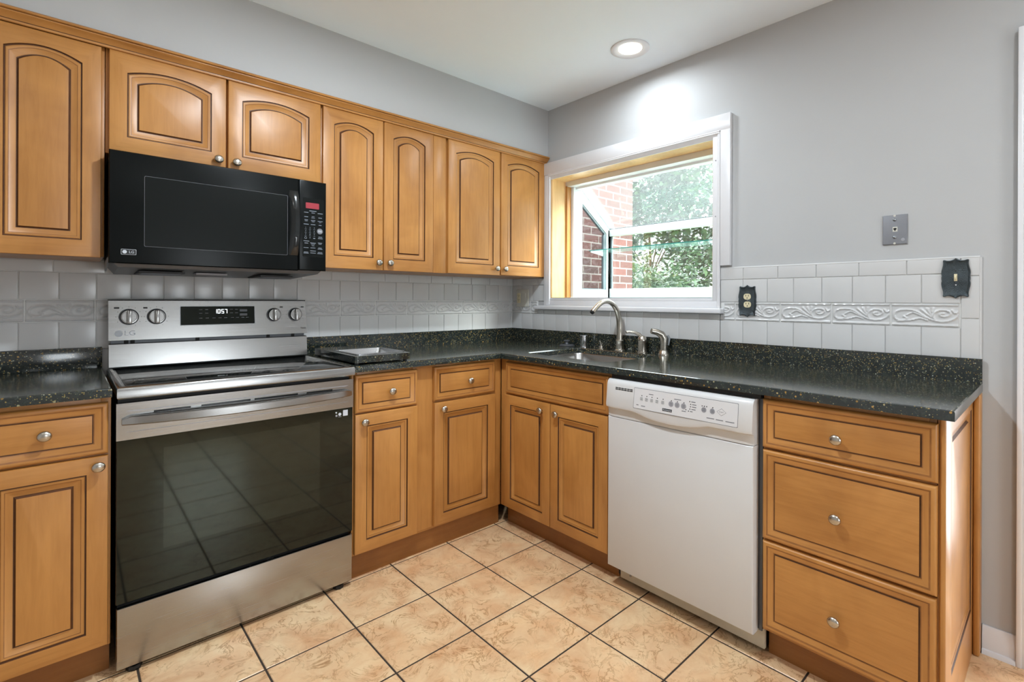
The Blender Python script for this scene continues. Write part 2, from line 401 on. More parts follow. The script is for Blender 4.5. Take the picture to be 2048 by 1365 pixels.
for y0, y1, z0, z1 in ((WY1, 0, -.05, ZC), (WY0, WY1, -.05, WZ0), (WY0, WY1, WZ1, ZC), (DY1, WY0, -.05, ZC), (DY0, DY1, DZ1, ZC), (YF - .1, DY0, -.05, ZC)):
    m.box((0, y0, z0), (.125, y1, z1), WALLP)
struct(m, 'wall_right')
m = MB();  m.box((XL - .1, YF - .1, -.05), (XL, .1, ZC), WALLP); struct(m, 'wall_left')
m = MB()
for x0, x1, z0, z1 in ((XL, -1.63, -.05, ZC), (-.91, .125, -.05, ZC), (-1.63, -.91, -.05, .55), (-1.63, -.91, 1.5, ZC)): m.box((x0, YF - .1, z0), (x1, YF, z1), WALLP)
struct(m, 'wall_front')
# the window behind the camera
m = MB()
for a, bb in (((-1.70, YF, .48), (-1.63, YF + .02, 1.57)), ((-.91, YF, .48), (-.84, YF + .02, 1.57)), ((-1.63, YF, 1.5), (-.91, YF + .02, 1.57)), ((-1.63, YF, .48), (-.91, YF + .02, .55)), ((-1.63, YF - .06, 1.00), (-.91, YF - .03, 1.04))): m.box(a, bb, TRIM)
m.box((-1.63, YF - .05, .55), (-.91, YF - .045, 1.5), GLASS); struct(m, 'window_2')
m = MB(); m.box((XL - .1, YF - 2.2, 2.2), (.2, YF - .1, 2.3), TRIM); struct(m, 'added_sky_slab', 'added slab holding sky light off the unseen back window')  # unseen slab added to keep overhead sky out of the back window
# unseen side room added beyond the doorway, walling off sun and sky
m = MB()
for a, bb in (((.125, -4.3, ZC - .3), (2.0, -2.2, ZC - .2)), ((1.9, -4.3, 0), (2.0, -2.2, ZC - .3)), ((.125, -4.3, 0), (1.9, -4.2, ZC - .3)), ((.125, -2.3, 0), (1.9, -2.2, ZC - .3))): m.box(a, bb, WALLP)
struct(m, 'wall_added_hall')
m = MB(); m.box((.05, -4.2, -.05), (1.9, -2.3, 0), FLOORT); struct(m, 'floor_hall')
# doorway beside the cabinets: white casing at the right edge of the view
m = MB()
for a, bb in (((-.022, -2.60, 0), (0, -2.535, 2.085)), ((-.022, -3.465, 0), (0, -3.40, 2.085)), ((-.022, -3.40, 2.02), (0, -2.60, 2.085)), ((-.027, -2.549, 0), (0, -2.535, 2.085)), ((0, -2.612, 0), (.125, -2.60, 2.03)), ((0, -3.40, 0), (.125, -3.388, 2.03)), ((0, -3.388, 2.018), (.125, -2.612, 2.03))): m.box(a, bb, TRIM, .003)
struct(m, 'door_1', 'white door casing at the right edge')
m = MB()
m.prism([(0, 0), (.016, 0), (.016, .062), (.012, .072), (.012, .080), (.006, .092), (0, .092)], -2.535, -2.4525, TRIM, fm=lambda u, w, d: (-u, d, w))
m.prism([(.016, 0), (.027, 0), (.026, .01), (.022, .016), (.016, .018)], -2.535, -2.4525, TRIM, fm=lambda u, w, d: (-u, d, w))
struct(m, 'baseboard_right', 'white baseboard beside the drawer cabinet')

# ------------------------------------------------------------------ wall tile (relief border between plain rows)
def ptile(m, fm, u0, u1, w0, w1, d=.008, g=.0012):
    u0 += g; u1 -= g; w0 += g; w1 -= g
    if u1 - u0 < .004: return
    R4 = lambda i, dd: [(u0 + i, w0 + i, dd), (u1 - i, w0 + i, dd), (u1 - i, w1 - i, dd), (u0 + i, w1 - i, dd)]
    m.loops([R4(0, .002), R4(0, d - .0022), R4(.0012, d - .0006), R4(.004, d)], TILEW, cap0=False, fm=fm)
STK = [([(.20, .42), (.24, .33), (.18, .25), (.09, .28), (.05, .42), (.07, .60), (.14, .70), (.26, .73), (.38, .66), (.48, .50), (.58, .34), (.70, .24), (.82, .24), (.92, .34), (.99, .50)], .0035),
       ([(.66, .30), (.63, .45), (.66, .62), (.75, .72), (.85, .68), (.875, .56), (.82, .45), (.75, .46), (.735, .54), (.78, .58)], .0034),
       ([(.46, .74), (.54, .56), (.61, .42)], .0045), ([(.55, .76), (.585, .6), (.625, .48)], .0045), ([(.63, .80), (.615, .64)], .004),
       ([(.24, .48), (.33, .60), (.42, .52), (.53, .37)], .003), ([(.10, .20), (.30, .26), (.44, .35), (.55, .27)], .003), ([(.90, .72), (.94, .60), (.985, .66)], .003)]
def seg_d(px, py, a, b2):
    ax, ay = a; bx, by = b2; dx, dy = bx - ax, by - ay; t = max(0, min(1, ((px - ax) * dx + (py - ay) * dy) / (dx * dx + dy * dy + 1e-12)))
    return math.hypot(px - ax - t * dx, py - ay - t * dy)
LW, LH = .197, .085
NX, NY = 66, 28
def smoothline(P):
    out = []
    for i in range(len(P) - 1):
        p0, p1, p2, p3 = P[max(i - 1, 0)], P[i], P[i + 1], P[min(i + 2, len(P) - 1)]
        for k in range(4):
            t = k / 4
            out.append(tuple(.5 * (2 * p1[c] + (p2[c] - p0[c]) * t + (2 * p0[c] - 5 * p1[c] + 4 * p2[c] - p3[c]) * t * t + (3 * p1[c] - p0[c] - 3 * p2[c] + p3[c]) * t ** 3) for c in (0, 1)))
    return out + [P[-1]]
STS = [([(x * LW, y * LH) for x, y in smoothline(P)], wd) for P, wd in STK]
HT = []
for j in range(NY + 1):
    row = []
    for i in range(NX + 1):
        x, y = i / NX * LW, j / NY * LH; h = .0
        e = min(y, LH - y)
        if e < .011: h = .0035 + (.0012 * (math.sin(x / .0033 * PI) ** 2) if .004 < e < .0085 else 0) - (.002 if .0085 < e else 0)
        else:
            for P, wd in STS:
                dd = min(seg_d(x, y, P[k], P[k + 1]) for k in range(len(P) - 1))
                h = max(h, .0048 * math.exp(-(dd / wd) ** 2))
        row.append(h)
    HT.append(row)
def ltile(m, fm, u0, u1, w0, w1, s0=0., s1=1.):
    """relief border tile, cut to the share s0..s1 of its pattern"""
    i0, i1 = round(s0 * NX), round(s1 * NX)
    if i1 - i0 < 2: return
    g = .0012; L = []
    for j in range(NY + 1):
        L.append([m.V((u0 + g + (u1 - u0 - 2 * g) * (i - i0) / (i1 - i0), w0 + g + (w1 - w0 - 2 * g) * j / NY, (.006 + HT[j][i]) if 0 < j < NY and i0 < i < i1 else .002), fm) for i in range(i0, i1 + 1)])
    for j in range(NY):
        for i in range(len(L[0]) - 1): m.face((L[j][i], L[j][i + 1], L[j + 1][i + 1], L[j + 1][i]), TILEW)
def row(m, fm, u0, u1, w0, w1, anchor, pitch, kind='p'):
    k = math.floor((u0 - anchor) / pitch)
    while anchor + k * pitch < u1:
        a, b2 = anchor + k * pitch, anchor + (k + 1) * pitch; p, q = max(a, u0), min(b2, u1)
        if q - p > .006:
            if kind == 'p': ptile(m, fm, p, q, w0, w1)
            else: ltile(m, fm, p, q, w0, w1, (p - a) / pitch, (q - a) / pitch)
        k += 1
ZR = (.985, 1.0975, 1.183, 1.288, 1.3455)
m = MB(FL(0)); XE = -2.80
m.box((XE, .90, 0), (-.0, 1.3455, .0035), GROUTW)
for w0, w1, anc, pit, kd in ((ZR[0], ZR[1], -1.224, .10855, 'p'), (ZR[1], ZR[2], -1.22, LW, 'l'), (ZR[2], ZR[3], -1.224, .10855, 'p'), (ZR[3], 1.334, -2.326, .151, 'p')):
    row(m, FL(0), XE, -.008, w0, w1, anc, pit, kd)
row(m, FL(0), -2.19, -1.43, .876, ZR[0], -1.224, .10855)
struct(m, 'trim_1', 'white tile backsplash behind the range')
m = MB(FR(0)); fm = FR(0)
m.box((.0, .90, 0), (.257, 1.3455, .0035), GROUTW); m.box((.257, .90, 0), (1.53, 1.126, .0035), GROUTW); m.box((1.51, .90, 0), (2.443, 1.343, .0035), GROUTW)
A2, P2 = 1.628, .1093
row(m, fm, .008, 2.393, ZR[0], ZR[1], A2, P2); row(m, fm, .008, .34, ZR[2], ZR[3], A2, P2); row(m, fm, 1.514, 2.393, ZR[2], ZR[3], A2, P2)
row(m, fm, .008, .257, ZR[1], ZR[2], 1.592, .2, 'l'); row(m, fm, 1.537, 2.391, ZR[1], ZR[2], 1.592, .2, 'l'); row(m, fm, .257, 1.537, ZR[1], 1.126, A2, P2)
row(m, fm, .008, .33, ZR[3], 1.334, 1.629, .1527)
row(m, fm, 1.514, 2.393, ZR[3], 1.343, 1.629, .1527)
for w0, w1 in ((ZR[0], 1.131), (1.131, 1.279), (1.279, 1.343)): ptile(m, fm, 2.393, 2.4435, w0, w1)
m.tube([(1.514, 1.343, .003), (2.4435, 1.343, .003)], .005, TILEW, 8); m.tube([(2.4435, .985, .003), (2.4435, 1.343, .003)], .005, TILEW, 8)
struct(m, 'trim_2', 'white tile backsplash under and beside the window')

# ------------------------------------------------------------------ cabinet parts
def door_panel(m, fm, u0, u1, w0, w1, rise=0., stile=.05, th=.02, top=None, bot=None, K=14, horiz=False, band=.032):
    """framed raised-panel front: flat frame, stepped moulding with glazed lines, raised field"""
    tp = (top or stile) - stile; bt = (bot or stile) - stile
    def L(ins, d, rs=0., on=1.):
        i = ins; P = [(u0 + i, w0 + i + bt * on, d), (u1 - i, w0 + i + bt * on, d)]
        for k in range(K + 1):
            t = k / K; P.append((u1 - i + (u0 - u1 + 2 * i) * t, w1 - i - tp * on - rs * (2 * t - 1) ** 2, d))
        return P
    r = rise; s = stile
    LL = [L(0, 0, 0, 0), L(0, th - .004, 0, 0), L(.0015, th - .001, 0, 0), L(.004, th, 0, 0), L(s, th, r), L(s + .0018, th - .0045, r), L(s + .0042, th - .0045, r), L(s + .006, th - .003, r), L(s + band * .36, th - .0035, r), L(s + band * .42, th - .0048, r),
          L(s + band * .8, th - .0095, r), L(s + band * .9, th - .0105, r), L(s + band * .9 + .0024, th - .0105, r), L(s + band + .003, th - .0045, r), L(s + band + .005, th - .004, r)]
    G = {4: GLZ, 5: GLZ, 8: GLZ2, 11: GLZ, 12: GLZ}
    def mm(i, j):
        if i in G: return G[i]
        return (WH if horiz else WV) if i >= 13 else (WV if (j == 1 or j == K + 2) else WH)
    m.loops(LL, mm, cap0=True, cap1=True, fm=fm)
def drawer_panel(m, fm, u0, u1, w0, w1, th=.02, brd=.036):
    """slab drawer front with a rounded rim sloping to a glazed line and a flat field"""
    L = lambda i, d: [(u0 + i, w0 + i, d), (u1 - i, w0 + i, d), (u1 - i, w1 - i, d), (u0 + i, w1 - i, d)]
    LL = [L(0, 0), L(0, th - .007), L(.002, th - .003), L(.006, th - .0005), L(.010, th), L(.013, th - .0005), L(.0155, th - .0025), L(.0175, th - .003), L(brd - .004, th - .009), L(brd - .0015, th - .010), L(brd + .001, th - .010), L(brd + .002, th - .0065), L(brd + .004, th - .006)]
    G = {5: GLZ2, 6: GLZ2, 8: GLZ2, 9: GLZ, 10: GLZ}
    m.loops(LL, lambda i, j: G.get(i, WH if i >= 11 or j in (0, 2) else WV), fm=fm)
def knob(fm, u, w, d, parent):
    m = MB(); m.lathe([(.0055, -.004), (.0055, .010), (.0075, .012), (.0150, .015), (.0168, .019), (.0155, .0235), (.0105, .0265), (.0035, .0275)], NICK, (u, w, d), 20, fm=fm, sx=1.0, sy=.94)
    return m.build('knob', parent, smooth=60)
def carcass(name, label, fm, u0, u1, w0, w1, depth, stiles=(), rails=(), topless=False, toe=None, parent_loc=None, endl=.0, group=None):
    """open-topped cabinet box with a face frame; depth runs back from the frame at d = 0"""
    t = thing(name, label, 'cabinet', fm((u0 + u1) / 2, 0 if toe else w0, -depth / 2), group)
    m = MB(fm); e = .001; u0 += e; u1 -= e
    m.box((u0, w0, -depth), (u0 + .016, w1, -.018), WV); m.box((u1 - .016, w0, -depth), (u1, w1, -.018), WV)
    m.box((u0 + .016, w0, -depth), (u1 - .016, w0 + .016, -.018), WH); m.box((u0 + .016, w0 + .016, -depth), (u1 - .016, w1, -depth + .008), WV)
    if not topless: m.box((u0 + .016, w1 - .016, -depth + .008), (u1 - .016, w1, -.018), WH)
    m.build('carcass', t)
    m = MB(fm)
    for a, b2 in stiles: m.box((a, w0, -.018), (b2, w1, 0), WV, .001)
    ss = sorted(stiles)
    for a, b2 in rails:
        for (x0, x1), (y0, y1) in zip(ss[:-1], ss[1:]): m.box((x1, a, -.018), (y0, b2, 0), WH, .0008)
    m.build('face_frame', t)
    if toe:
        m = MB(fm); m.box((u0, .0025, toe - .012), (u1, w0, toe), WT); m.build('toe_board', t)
    return t
def cdoor(t, fm, u0, u1, w0, w1, kn, rise=0., **kw):
    m = MB(fm); door_panel(m, fm, u0, u1, w0, w1, rise, **kw); o = m.build('door', t, smooth=35)
    if kn: knob(fm, kn[0], kn[1], .02, o)
def cdrawer(t, fm, u0, u1, w0, w1, kn, **kw):
    m = MB(fm); drawer_panel(m, fm, u0, u1, w0, w1, **kw); o = m.build('drawer' if kn else 'false_drawer_front', t, smooth=35)
    if kn: knob(fm, kn[0], kn[1], .014, o)

# upper cabinets (frame at y = -0.31)
U = FL(-.31); UZ0, UZ1 = 1.335, 2.10
up = dict(rise=.026, top=.048, bot=.058)
gu = 'upper maple cabinets along the range wall'
t = carcass('upper_cabinet', 'tall upper maple cabinet left of the microwave, at the photo edge', U, -2.80, -2.19, UZ0, UZ1, .308, ((-2.799, -2.76), (-2.51, -2.475), (-2.215, -2.191)), ((UZ0, 1.37), (2.05, UZ1)), group=gu)
cdoor(t, U, -2.782, -2.494, 1.331, 2.073, (-2.753, 1.372), **up); cdoor(t, U, -2.488, -2.200, 1.331, 2.073, None, **up)
t = carcass('upper_cabinet', 'short upper maple cabinet with two arched doors over the microwave', U, -2.19, -1.439, 1.708, UZ1, .308, ((-2.189, -2.165), (-1.83, -1.80), (-1.465, -1.44)), ((1.708, 1.74), (2.05, UZ1)), group=gu)
cdoor(t, U, -2.180, -1.819, 1.713, 2.077, (-1.847, 1.744), **up); cdoor(t, U, -1.812, -1.445, 1.713, 2.077, (-1.783, 1.743), **up)
t = carcass('upper_cabinet', 'upper maple cabinet just right of the microwave, with a bare filler strip', U, -1.439, -.765, UZ0, UZ1, .308, ((-1.438, -1.41), (-1.155, -1.12), (-.87, -.768)), ((UZ0, 1.37), (2.05, UZ1)), group=gu)
cdoor(t, U, -1.434, -1.140, 1.333, 2.075, (-1.167, 1.370), **up); cdoor(t, U, -1.135, -.852, 1.333, 2.075, (-1.107, 1.371), **up)
m = MB(U); m.box((-.850, 1.333, 0), (-.773, 2.075, .017), WV, .002); m.build('filler_strip', t)
t = carcass('upper_cabinet', 'rightmost upper maple cabinet, in the corner beside the window', U, -.765, -.003, UZ0, UZ1, .308, ((-.764, -.735), (-.40, -.37), (-.035, -.005)), ((UZ0, 1.37), (2.05, UZ1)), group=gu)
cdoor(t, U, -.757, -.389, 1.335, 2.080, (-.421, 1.375), **up); cdoor(t, U, -.381, -.017, 1.338, 2.085, (-.356, 1.375), **up)
# crown moulding
m = MB(); P = [(.3306, 2.0735), (.337, 2.074), (.339, 2.080), (.338, 2.083), (.343, 2.088), (.352, 2.096), (.358, 2.100), (.3585, 2.103), (.356, 2.105), (.362, 2.107), (.364, 2.111), (.360, 2.116), (.352, 2.118), (.3425, 2.118), (.3425, 2.104), (.3306, 2.104)]
cm = [WH, WH, GLZ, WH, WH, WH, WH, GLZ, WH, WH, WH, WH, WH, WH, WH, WH]
m.loops([[(x, -y, z) for y, z in P] for x in (-2.80, -.004)], lambda i, j: cm[j])
tag(m.build('crown_molding', smooth=40), 'maple crown moulding running along the top of the upper cabinets', 'molding')

# base cabinets
L = FL(-.60); DZ = (.705, .868); DD = (.115, .702)
t = carcass('base_cabinet', 'base maple cabinet left of the range with one drawer over a door', L, -2.80, -2.183, .105, .883, .585, ((-2.799, -2.76), (-2.49, -2.46), (-2.208, -2.184)), ((.105, .135), (.69, .715), (.853, .883)), True, -.045)
cdrawer(t, L, -2.775, -2.487, *DZ, (-2.63, .788)); cdrawer(t, L, -2.475, -2.191, .708, .866, (-2.333, .788))
cdoor(t, L, -2.775, -2.487, *DD, (-2.51, .675)); cdoor(t, L, -2.475, -2.191, *DD, (-2.215, .674))
t = carcass('base_cabinet', 'base maple cabinet right of the range with two drawers over two doors', L, -1.412, -.60, .105, .883, .585, ((-1.411, -1.39), (-1.125, -1.005), (-.67, -.602)), ((.105, .135), (.69, .715), (.853, .883)), True, -.018)
cdrawer(t, L, -1.405, -1.110, .708, .869, (-1.240, .785)); cdrawer(t, L, -1.022, -.655, .710, .870, (-.818, .786))
cdoor(t, L, -1.404, -1.110, *DD, (-1.368, .670)); cdoor(t, L, -1.020, -.653, .119, .700, (-.977, .669))
m = MB(L); m.box((-1.1095, .115, 0), (-1.023, .872, .0015), WV); m.build('filler_strip', t)
Rr = FR(-.60)
t = carcass('base_cabinet', 'base maple sink cabinet in the corner with a false drawer front', Rr, .602, 1.340, .105, .883, .585, ((.603, .66), (.97, 1.0), (1.315, 1.339)), ((.105, .135), (.69, .715), (.853, .883)), True, -.05)
cdrawer(t, Rr, .657, 1.331, .706, .868, None); cdoor(t, Rr, .650, .984, .117, .698, (.932, .660), band=.028, stile=.048); cdoor(t, Rr, .988, 1.329, .116, .697, (1.034, .659))
t = carcass('base_cabinet', 'base maple cabinet with three drawers right of the dishwasher', Rr, 1.962, 2.412, .105, .883, .585, ((1.963, 1.985), (2.395, 2.411)), ((.105, .13), (.395, .42), (.69, .715), (.853, .883)), True, -.05)
cdrawer(t, Rr, 1.965, 2.415, .711, .868, (2.181, .780), brd=.036); cdrawer(t, Rr, 1.966, 2.414, .413, .703, (2.180, .545), brd=.036); cdrawer(t, Rr, 1.967, 2.413, .118, .405, (2.178, .242), brd=.036)
m = MB(FR(-.60)); m.tube([(2.424, .003, .002), (2.424, .883, .002)], .0075, WV, 12); m.build('corner_post', t)
E_ = FL(-2.413)
m = MB(E_); door_panel(m, E_, -.601, -.004, .003, .882, 0., stile=.088, th=.0185, top=.05, bot=.16, band=.034)
m.build('end_panel', t, smooth=35)
m = MB(); m.box((-.062, -2.4505, .003), (-.003, -2.4325, .882), WV, .006, 3); m.build('scribe_strip', t)

# ------------------------------------------------------------------ countertops
CZ0, CZ1, CF = .8835, .911, -.637
t = thing('countertop', 'speckled black countertop in an L shape around the sink', 'countertop', (-.5, -.9, CZ0))
hole = rrect(-.520, -.100, -1.245, -.703, .035)
def slab(m, outline, holes=()):
    b = .005
    def off(P, i, inward=True):
        k = len(P); ar = sum(P[j][0] * P[(j + 1) % k][1] - P[(j + 1) % k][0] * P[j][1] for j in range(k)); sg = 1 if ar > 0 else -1
        Q = []
        for j in range(k):
            a, p, c = Vector(P[j - 1]), Vector(P[j]), Vector(P[(j + 1) % k])
            n1 = Vector((-(p - a).y, (p - a).x)).normalized() * sg; n2 = Vector((-(c - p).y, (c - p).x)).normalized() * sg
            v = (n1 + n2); v = v / max(.2, v.length_squared) * 2 * .5 if v.length else n1
            nb = (n1 + n2).normalized(); d = i / max(.3, nb.dot(n1)); Q.append(tuple(p + nb * d))
        return Q
    O2 = off(outline, b); O1 = off(outline, b * .3); H2 = [off(h, -b) for h in holes]
    for P, sgn in [(outline, 1)]:
        m.loops([[(x, y, CZ0) for x, y in P], [(x, y, CZ1 - b) for x, y in P], [(x, y, CZ1 - b * .3) for x, y in O1], [(x, y, CZ1) for x, y in O2]], COUNTER, cap0=False, cap1=False)
    for h, h2 in zip(holes, H2):
        m.loops([[(x, y, CZ0) for x, y in h][::-1], [(x, y, CZ1 - b) for x, y in h][::-1], [(x, y, CZ1) for x, y in h2][::-1]], COUNTER, cap0=False, cap1=False)
    for zz, rings, up_ in ((CZ1, [O2] + H2, True), (CZ0, [outline] + list(holes), False)):
        flat = [p for r in rings for p in r]; ids = [m.V((p[0], p[1], zz)) for p in flat]
        for tr in tessellate_polygon([[Vector((*p, 0)) for p in r] for r in rings]):
            a, b2, c = [flat[i] for i in tr]; ccw = (b2[0] - a[0]) * (c[1] - a[1]) - (b2[1] - a[1]) * (c[0] - a[0]) > 0
            m.face([ids[i] for i in (tr if ccw == up_ else tr[::-1])], COUNTER)
m = MB(); slab(m, [(-1.412, -.003), (-1.412, CF), (CF, CF), (CF, -2.451), (-.003, -2.451), (-.003, -.003)], [hole]); m.build('slab', t, smooth=40)
m = MB(); m.prism([(-1.412, -.0105), (-1.412, -.0208), (-.0208, -.0208), (-.0208, -2.451), (-.0105, -2.451), (-.0105, -.0105)], CZ1, .995, COUNTER); m.build('backsplash', t)
t = thing('countertop', 'short speckled black countertop left of the range', 'countertop', (-2.49, -.32, CZ0))
m = MB(); slab(m, [(-2.80, -.003), (-2.80, CF), (-2.1835, CF), (-2.1835, -.003)]); m.build('slab', t, smooth=40)
m = MB(); m.box((-2.80, -.0208, CZ1), (-2.1835, -.0105, .995), COUNTER, .002); m.build('backsplash', t)

# sink
t = thing('kitchen_sink', 'stainless undermount sink below the window', 'sink', (-.31, -.974, .70))
def rl(i, z, r): return [(x, y, z) for x, y in rrect(-.526 + i, -.094 - i, -1.251 + i, -.697 - i, r, 5)]
m = MB(); m.loops([rl(-.02, .8815, .05), rl(.004, .8815, .04), rl(.006, .876, .04), rl(.014, .735, .05), rl(.024, .716, .05), rl(.05, .708, .05), rl(.17, .704, .04)], SINKM, cap0=False)
m.build('basin', t, smooth=50)
m = MB(); m.lathe([(.056, 0), (.056, .003), (.046, .0035), (.04, .001), (.008, .0008)], CHROME, (-.31, -.974, .7045), 24); m.build('drain', t)

# faucet set along the back of the sink
zc = CZ1
t = thing('faucet', 'brushed nickel gooseneck faucet arching over the sink', 'faucet', (-.058, -.968, zc))
fx, fy = -.058, -.968
m = MB(); m.lathe([(.030, 0), (.030, .004), (.026, .007), (.0225, .010), (.021, .05), (.0225, .053), (.0225, .058), (.019, .061)], NICK, (fx, fy, zc), 24); m.build('base', t, smooth=40)
ctl = [(-.058, .966), (-.058, 1.0), (-.059, 1.05), (-.068, 1.095), (-.088, 1.137), (-.122, 1.168), (-.163, 1.183), (-.203, 1.181), (-.235, 1.168), (-.262, 1.150), (-.292, 1.128)]
pts = [(x, fy, z) for x, z in smoothline(ctl)]
d_ = (Vector(pts[-1]) - Vector(pts[-5])).normalized()
rad = [.0185 - .0055 * min(1, k / 22) for k in range(len(pts))]
m = MB(); m.tube(pts, rad, NICK, 16); m.build('spout', t, smooth=60)
e_ = Vector(pts[-1]); m = MB(); m.tube([tuple(e_ - d_ * .002), tuple(e_ + d_ * .007)], .0105, BLKM, 14); m.build('aerator', t)
t = thing('faucet_valve', 'brushed nickel single lever faucet handle right of the gooseneck', 'faucet valve', (-.058, -1.115, zc))
hx, hy = -.058, -1.115
m = MB(); m.lathe([(.029, 0), (.029, .005), (.0235, .008), (.022, .055), (.024, .060), (.0245, .070), (.021, .083), (.012, .091), (.002, .093)], NICK, (hx, hy, zc), 24); m.build('body', t, smooth=45)
m = MB(); m.tube([(hx, hy, zc + .075), (hx - .012, hy + .012, zc + .098), (hx - .03, hy + .028, zc + .108), (hx - .055, hy + .046, zc + .112), (hx - .068, hy + .055, zc + .110)], [.015, .013, .010, .009, .0085], NICK, 14, sq=(1, .8)); m.build('lever', t, smooth=60)
t = thing('side_sprayer', 'nickel side sprayer, rightmost fitting behind the sink', 'sprayer', (-.058, -1.245, zc))
hx, hy = -.058, -1.245
m = MB(); m.lathe([(.030, 0), (.030, .006), (.025, .015), (.022, .024), (.016, .026)], NICK, (hx, hy, zc), 24); m.build('socket', t, smooth=45)
m = MB(); m.tube([(hx, hy, zc + .02), (hx, hy, zc + .06), (hx, hy, zc + .085), (hx - .01, hy + .008, zc + .105), (hx - .03, hy + .022, zc + .117), (hx - .055, hy + .038, zc + .123)], [.017, .0185, .020, .0195, .0155, .0135], NICK, 16); m.build('spray_head', t, smooth=60)
m = MB(); m.tube([(hx + .006, hy - .017, zc + .10), (hx + .012, hy - .024, zc + .085), (hx + .008, hy - .022, zc + .05)], [.007, .007, .004], GREYS, 10); m.build('trigger', t, smooth=60)
t = thing('air_gap', 'chrome cylinder air gap cap behind the left end of the sink', 'air gap', (-.058, -.708, zc))
m = MB(); m.lathe([(.0265, 0), (.0265, .004), (.0215, .006), (.0215, .062), (.0235, .064), (.0235, .070), (.0195, .072)], CHROME, (-.058, -.708, zc), 24); m.build('cap', t, smooth=40)
t = thing('soap_pump', 'small nickel pump stub between the chrome cap and the faucet', 'pump', (-.058, -.838, zc))
m = MB(); m.lathe([(.022, 0), (.022, .003), (.013, .006), (.012, .018), (.006, .02)], NICK, (-.058, -.838, zc), 20); m.build('base', t, smooth=40)
m = MB(); m.tube([(-.058, -.838, zc + .018), (-.058, -.832, zc + .034), (-.06, -.828, zc + .048)], [.003, .0028, .0045], NICK, 8); m.build('stem', t, smooth=60)
m = MB(); m.tube([(-.058, -.842, zc + .018), (-.058, -.845, zc + .036)], [.003, .0045], NICK, 8); m.build('stub', t, smooth=60)
m = MB(); m.lathe([(.044, 0), (.046, .003), (.040, .008), (.014, .011), (.0115, .014), (.0105, .026), (.019, .029), (.019, .034), (.014, .036)], GRYM, (-.062, -.575, zc), 28)
tag(m.build('sink_stopper', smooth=40), 'dark round sink stopper with a button grip, left of the chrome cap', 'stopper')

# granite board with a metal tray insert
t = thing('cutting_board', 'speckled black cutting board with a metal tray, beside the range', 'cutting board', (-1.27, -.37, zc))
bz0, bz1 = zc + .008, zc + .037
m = MB(); hol = rrect(-1.372, -1.150, -.565, -.325, .012, 3); out = rrect(-1.402, -1.142, -.612, -.135, .010, 3)
m.prism(out, bz0, bz1, COUNTER, holes=[hol]); m.build('slab', t)
ti = lambda i, z: [(x, y, z) for x, y in rrect(-1.376 + i, -1.146 - i, -.569 + i, -.321 - i, .012, 3)]
m = MB(); m.loops([ti(0, bz1 + .0005), ti(0, bz1 + .003), ti(.012, bz1 + .003), ti(.013, bz1 - .001), ti(.018, bz1 - .020), ti(.03, bz1 - .022)], TRAY, cap0=False); m.build('tray', t, smooth=40)
for x, y in ((-1.385, -.59), (-1.16, -.59), (-1.385, -.155), (-1.16, -.155)):
    m = MB(); m.lathe([(.009, 0), (.009, .008)], BLKM, (x, y, zc), 12); m.build('foot', t)

# ------------------------------------------------------------------ microwave
t = thing('microwave', 'black over the range microwave under the short upper cabinet', 'microwave', (-1.814, -.2, 1.285))
M = FL(-.385)
m = MB(); m.box((-2.178, -.384, 1.322), (-1.448, -.010, 1.7065), BLKM, .003); m.build('body', t)
m = MB(M); L4 = lambda i, d: [(-2.183 + i, 1.311 + i, d), (-1.5625 - i, 1.311 + i, d), (-1.5625 - i, 1.704 - i, d), (-2.183 + i, 1.704 - i, d)]
m.loops([L4(0, 0), L4(0, .010), L4(.003, .014), L4(.008, .015)], MWBLK); d_o = m.build('door', t)
m = MB(M); m.prism(rrect(-2.086, -1.606, 1.374, 1.626, .004, 2), .0148, .0156, PRINTG2); m.prism(rrect(-2.085, -1.607, 1.375, 1.625, .004, 2), .015, .0159, MWSCR); m.build('door_window', d_o)
m = MB(M); P = []
for k in range(17):
    s_ = k / 16; w = 1.375 + .275 * s_; bow = math.sin(PI * s_) ** .6; P.append((w, bow))
def hl(w, b2): return [(-1.606 + .004 * (1 - b2), w, .013), (-1.598, w, .016 + .016 * b2), (-1.583, w, .018 + .028 * b2), (-1.566, w, .018 + .024 * b2), (-1.5635, w, .014 + .012 * b2), (-1.575, w, .013)]
m.loops([hl(w, b2) for w, b2 in P], BLKP); m.build('handle', d_o, smooth=50)
m = MB(M); m.prism(rrect(-2.150, -2.108, 1.342, 1.361, .002, 2), .0149, .0155, PRINTW); m.prism(rrect(-2.149, -2.109, 1.343, 1.360, .002, 2), .015, .0159, BLKM); m.prism(circ(-2.140, 1.3515, .0062), .0158, .0164, PRINTW); text_into(m, 'LG', .0125, -2.121, 1.3512, .0162, PRINTW, M); m.build('logo_badge', d_o, smooth=0)
m = MB(M); L5 = lambda i, d: [(-1.560 + i, 1.313 + i, d), (-1.445 - i, 1.313 + i, d), (-1.445 - i, 1.704 - i, d), (-1.560 + i, 1.704 - i, d)]
m.loops([L5(0, 0), L5(0, .010), L5(.003, .014), L5(.006, .015)], MWBLK); cp = m.build('control_panel', t)
m = MB(M); m.prism(rrect(-1.546, -1.456, 1.373, 1.628, .004, 2), .0149, .0153, MWSCR); m.build('keypad_field', cp)
m = MB(M); m.prism(rrect(-1.533, -1.477, 1.583, 1.608, .002, 2), .015, .0158, REDLED); m.build('display', cp)
m = MB(M)                                                       # key legends: digits where they read, short printed bars elsewhere
def bar(u, w, l, h=.0030): m.box((u - l / 2, w - h / 2, .0153), (u + l / 2, w + h * .36, .0156), KEYP)
bar(-1.503, 1.573, .030, .0032)
cols = (-1.531, -1.502, -1.472)
